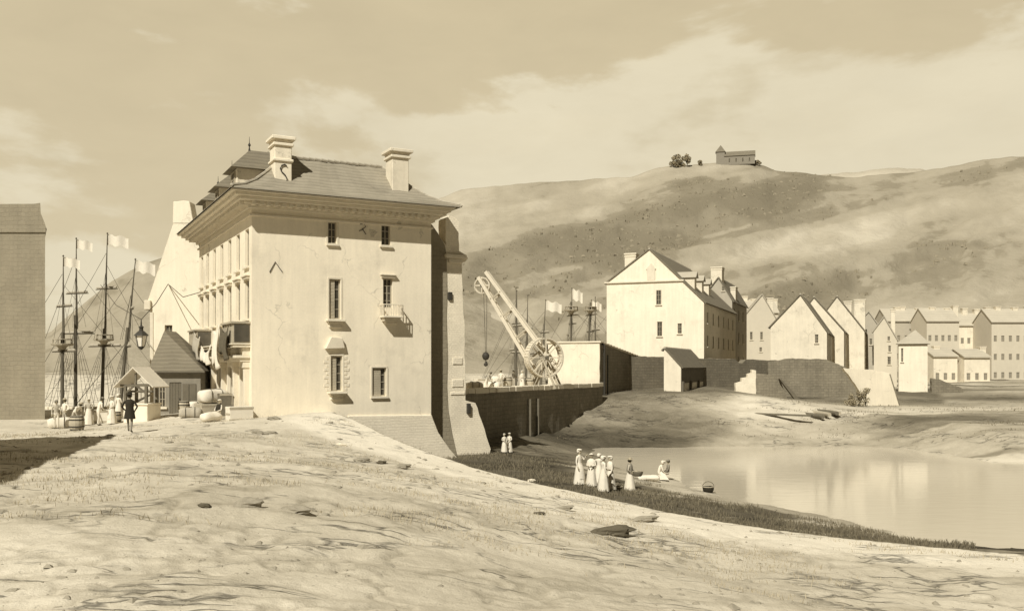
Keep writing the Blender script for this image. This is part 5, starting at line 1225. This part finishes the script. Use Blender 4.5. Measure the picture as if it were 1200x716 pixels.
for px, py, r, m, lb, sq in ((716,627,.28,'cloth_b','large dark flat rock at the bottom right of the trodden mound',2.2), (470,549,.22,'rock','brown rock in the hollow left of the bright bank',1.6), (346,600,.18,'rock','dark small rock in the lower middle foreground',1.8),
        (290,596,.2,'rock','rock by the crease left of the lower middle foreground',1.6), (240,594,.1,'cloth_b','tiny dark stone in the lower left foreground',1.3), (632,603,.1,'cloth_b','small dark stone under the bright bank',1.5), (660,598,.14,'rock','flat stone near the lower end of the bright bank',2.2),
        (424,541,.2,'rock','mid sized stone at the top of the mound crease',1.5), (446,544,.16,'cloth_b','darker stone right of the one at the mound crease',1.3), (303,508,.2,'rock','flat stone at the top of the long mound crease',2.0), (318,509,.15,'rock','second flat stone at the top of the mound crease',1.8),
        (400,522,.14,'stone','pale stone lying on the upper mound slope',1.7), (198,519,.1,'rock','small stone on the path before the big house',1.6), (623,565,.16,'stone','pale stone on the crest of the bright bank',1.3), (752,612,.2,'rock','flat stone low on the bright bank',2.4),
        (322,492,.2,'rock','dark stone at the foot of the front wall near the corner',1.8)):
    rock(lb, gat(px, py), r, m, sq=sq)
for i in range(26):
    pass
gl = 'timbers lying on the beach top'
for i, (px, py, rz, L, lb) in enumerate(((952,489,-.5,4.2,'left timber of the stack on the beach top'), (960,487,-.55,4.4,'second timber of the stack on the beach top'), (968,485,-.5,4.2,'third timber of the stack on the beach top'), (975,486,-.62,3.6,'right timber of the stack on the beach top'))):
    p = gat(px, py); q = MB(); q.tube([(-L/2,0,.18),(0,0,.2),(L/2,0,.16)], [.24,.22,.2], 9); t = q.build('timber', M['wood' if i % 2 else 'wood_d']); t.location = p; t.rotation_euler = (0,0,rz-.9); tag(t, lb, 'timber')
p = gat(900,487); q = MB(); q.box(-4.5,4.5,-.2,.2,.05,.22); t = q.build('plank', M['wood_d']); t.location = p; t.rotation_euler = (0,.0,-.75); tag(t, 'long dark plank lying on the sand left of the timber stack', 'plank')
p = gat(965,461); q = MB(); q.prism(ragged([V((-5,-.3,-.4)),V((5,-.3,-.9)),V((5,-.3,-.15)),V((0,-.3,.12)),V((-4.6,-.3,.4)),V((-5,-.3,.3))],.5,.06), (0,.7,0)); t = q.build('low_wall', M['ruinstone']); t.location = p+V((0,0,.1)); t.rotation_euler = (0,0,-.75); tag(t, 'low pale kerb wall along the top of the beach before the row', 'wall')
def grass(name, label, spots, m, hmin, hmax, w):
    q = MB()
    for x, y, z in spots:
        h = R.uniform(hmin,hmax); a = R.uniform(0,6.28); dx, dy = math.cos(a)*w, math.sin(a)*w; lx, ly = R.gauss(0,.3)*h, R.gauss(0,.3)*h
        q.add([(x-dx,y-dy,z-.02),(x+dx,y+dy,z-.02),(x+lx*.5+dx*.6,y+ly*.5+dy*.6,z+h*.6),(x+lx,y+ly,z+h)], [(0,1,2,3)])
    o = q.build(name, M[m]); o['kind'] = 'stuff'; return tag(o, label, 'grass')
def scatter(n, fx, keep):
    x = np.array([fx() for _ in range(n)]); X, Y = x[:,0], x[:,1]; h, dp, dw, db = terrain(X, Y); k = keep(X, Y, dp, dw); return list(zip(X[k], Y[k], h[k]))
def rnd_fan(y0, y1, a0, a1): 
    def f(): y = R.uniform(y0,y1); return (R.uniform(a0,a1)*y, y)
    return f
R2 = np.random.RandomState(4)
sp = scatter(80000, rnd_fan(27,62,-.14,.5), lambda X,Y,dp,dw: (dp < -.4) & (dp > -13.5+5*(fbm(X*.25+4,Y*.5,4)-.5)*2) & (dw > .8) & ((fbm(X*.4,Y*.8+3,4)+R2.rand(len(X))*.3) > .55))
grass('bank_grass', 'dark coarse grass covering the shaded bank above the beach', sp, 'blade', .05, .22, .02)
sp = scatter(60000, rnd_fan(17,50,-.56,.56), lambda X,Y,dp,dw: (dp > .5) & ((fbm(X*.35+7,Y*.5,5)+R2.rand(len(X))*.16) > .66))
grass('mound_grass', 'thin dry grass in patches over the trodden mound', sp, 'drygrass', .03, .13, .009)
sp = scatter(16000, lambda: (R.uniform(-2,55), R.uniform(74,112)), lambda X,Y,dp,dw: (dw > 2.5) & (dp < 0) & ((fbm(X*.2+1,Y*.5,4)+R2.rand(len(X))*.2) > .74))
grass('beach_grass', 'sparse tufts of grass on the far beach', sp, 'blade', .06, .2, .035)

q = MB(); sp = scatter(5200, rnd_fan(9,46,-.58,.58), lambda X,Y,dp,dw: (dp > .3) & ((fbm(X*.3+2,Y*.4,5)+R2.rand(len(X))*.22) > .58))
for x, y, z in sp:
    r_ = .010+.06*R.random()**5*(1+y/30); a = R.uniform(0,6.28); sx, sy = r_*R.uniform(1,1.9)*math.cos(a), r_*R.uniform(1,1.9)*math.sin(a); h_ = r_*R.uniform(.3,.65)
    k = [(x+sx,y+sy,z-.01),(x-sy*.7,y+sx*.7,z-.01),(x-sx*.8,y-sy,z-.01),(x+sy*.8,y-sx*.9,z-.01),(x+sx*.3,y+sy*.4,z+h_),(x-sx*.4,y-sy*.1,z+h_*.85)]
    q.add(k, [(0,1,4),(1,5,4),(1,2,5),(2,3,5),(3,4,5),(3,0,4)])
o = q.build('pebbles', M['rock']); o['kind'] = 'stuff'; tag(o, 'loose pebbles and grit strewn over the trodden mound', 'pebbles')
# ------------------------------------------------------------------ light, sky, camera
Lh = V((.385,.923,0)).normalized(); el = math.radians(44.5)
D = V((Lh.x*math.cos(el), Lh.y*math.cos(el), -math.sin(el)))
sl = bpy.data.lights.new('sun', 'SUN'); sl.energy = 5.0; sl.angle = math.radians(.6); sl.color = (1, .95, .82)
so = bpy.data.objects.new('sun', sl); col.objects.link(so); so.rotation_euler = D.to_track_quat('-Z','Y').to_euler(); so.location = (-40,-60,60)
w = bpy.data.worlds.new('World'); sc.world = w; w.use_nodes = True; n, l = w.node_tree.nodes, w.node_tree.links; n.clear()
ou = n.new('ShaderNodeOutputWorld'); bg = n.new('ShaderNodeBackground'); l.new(bg.outputs[0], ou.inputs[0])
sk = n.new('ShaderNodeTexSky'); sk.sky_type = 'NISHITA'; sk.sun_disc = False; sk.sun_elevation = el; sk.sun_rotation = math.atan2(-Lh.x, -Lh.y); sk.dust_density = 4
tc = n.new('ShaderNodeTexCoord'); se = n.new('ShaderNodeSeparateXYZ'); l.new(tc.outputs['Generated'], se.inputs[0])
def mth(op, a, b=None, c=None, cl=False):
    t = n.new('ShaderNodeMath'); t.operation = op; t.use_clamp = cl
    for i, q in enumerate((a,b,c)):
        if q is None: continue
        if isinstance(q, (int,float)): t.inputs[i].default_value = q
        else: l.new(q, t.inputs[i])
    return t.outputs[0]
def ss(v, a, b):
    t = n.new('ShaderNodeMapRange'); t.interpolation_type = 'SMOOTHSTEP'; l.new(v, t.inputs[0]); t.inputs[1].default_value = a; t.inputs[2].default_value = b; return t.outputs[0]
hd = mth('SQRT', mth('ADD', mth('MULTIPLY', se.outputs['X'], se.outputs['X']), mth('MULTIPLY', se.outputs['Y'], se.outputs['Y'])))
elv = mth('DIVIDE', se.outputs['Z'], mth('MAXIMUM', hd, .02)); az = mth('ARCTAN2', se.outputs['X'], se.outputs['Y'])
cv = n.new('ShaderNodeCombineXYZ'); l.new(az, cv.inputs[0]); l.new(mth('MULTIPLY', elv, 2.3), cv.inputs[1])
def noise(s, d, off=0, r=.55, dist=0):
    t = n.new('ShaderNodeTexNoise'); t.inputs['Scale'].default_value = s; t.inputs['Detail'].default_value = d; t.inputs['Roughness'].default_value = r; t.inputs['Distortion'].default_value = dist
    mp = n.new('ShaderNodeMapping'); mp.inputs['Location'].default_value = (off, off*.7, off*.3); l.new(cv.outputs[0], mp.inputs[0]); l.new(mp.outputs[0], t.inputs['Vector']); return t.outputs['Fac']
n1 = noise(2.6, 8, 3.1, .55, .2); n2 = noise(5.5, 7, 8.4, .6); n3 = noise(1.3, 4, 1.7)
bias = mth('MULTIPLY', ss(az, -.34, -.10), mth('SUBTRACT', 1, ss(elv, .25, .36)))
f_ = mth('ADD', mth('ADD', mth('MULTIPLY', bias, .34), .10), mth('MULTIPLY', mth('SUBTRACT', n1, .5), 1.6))
pale = mth('MULTIPLY', ss(f_, .20, .30), mth('ADD', .55, mth('MULTIPLY', n2, .8)), cl=True)
grey = mth('MULTIPLY', ss(noise(4.2, 7, 14.2, .55), .54, .66), .55)
def rgb(c): t = n.new('ShaderNodeRGB'); t.outputs[0].default_value = (*c,1); return t.outputs[0]
def mix(f, a, b):
    t = n.new('ShaderNodeMix'); t.data_type = 'RGBA'; l.new(f, t.inputs[0]); l.new(a, t.inputs[6]); l.new(b, t.inputs[7]); return t.outputs[2]
base = mix(ss(elv, .05, .5), rgb((.69,.59,.395)), rgb((.64,.54,.35)))
mott = mth('ADD', .86, mth('ADD', mth('MULTIPLY', n3, .12), mth('MULTIPLY', noise(7.5, 8, 5.3, .62, .3), .17)))
c1_ = mix(pale, base, rgb((.80,.715,.52)))
c2_ = mix(mth('MULTIPLY', grey, mth('ADD', .25, mth('MULTIPLY', pale, .6))), c1_, rgb((.58,.485,.305)))
# the physical sky gives the overall brightness across the dome, the film's sepia its hue
bw = n.new('ShaderNodeRGBToBW'); l.new(sk.outputs[0], bw.inputs[0])
lum = n.new('ShaderNodeMapRange'); l.new(mth('MULTIPLY', bw.outputs[0], .1), lum.inputs[0]); lum.inputs[1].default_value = .2; lum.inputs[2].default_value = 1.6; lum.inputs[3].default_value = .96; lum.inputs[4].default_value = 1.1
vm = n.new('ShaderNodeVectorMath'); vm.operation = 'SCALE'; l.new(c2_, vm.inputs[0]); # the dome is duller overhead and behind the viewer than over the sunlit hills
dome = mth('MULTIPLY', mth('ADD', .2, mth('MULTIPLY', ss(se.outputs['Y'], -.25, .45), .8)), mth('SUBTRACT', 1, mth('MULTIPLY', ss(elv, .5, 1.4), .4)))
dome = mth('MULTIPLY', dome, mth('SUBTRACT', 1, mth('MULTIPLY', ss(az, .62, 1.25), .5)))
l.new(mth('MULTIPLY', mth('MULTIPLY', lum.outputs[0], mott), dome), vm.inputs['Scale'])
l.new(vm.outputs[0], bg.inputs['Color']); bg.inputs['Strength'].default_value = 1.0

cd = bpy.data.cameras.new('camera'); cam = bpy.data.objects.new('camera', cd); col.objects.link(cam); sc.camera = cam
cam.location = (0,0,CH); cam.rotation_euler = (math.pi/2,0,0); cd.sensor_fit = 'HORIZONTAL'; cd.sensor_width = 36; cd.lens = 36*F/1200
cd.shift_y = (HY-358)/1200; cd.clip_start = .1; cd.clip_end = 6000
sc.render.resolution_x, sc.render.resolution_y = 1024, 610
sc.view_settings.view_transform = 'Standard'; sc.view_settings.look = 'None'; sc.view_settings.exposure = 0; sc.view_settings.gamma = 1
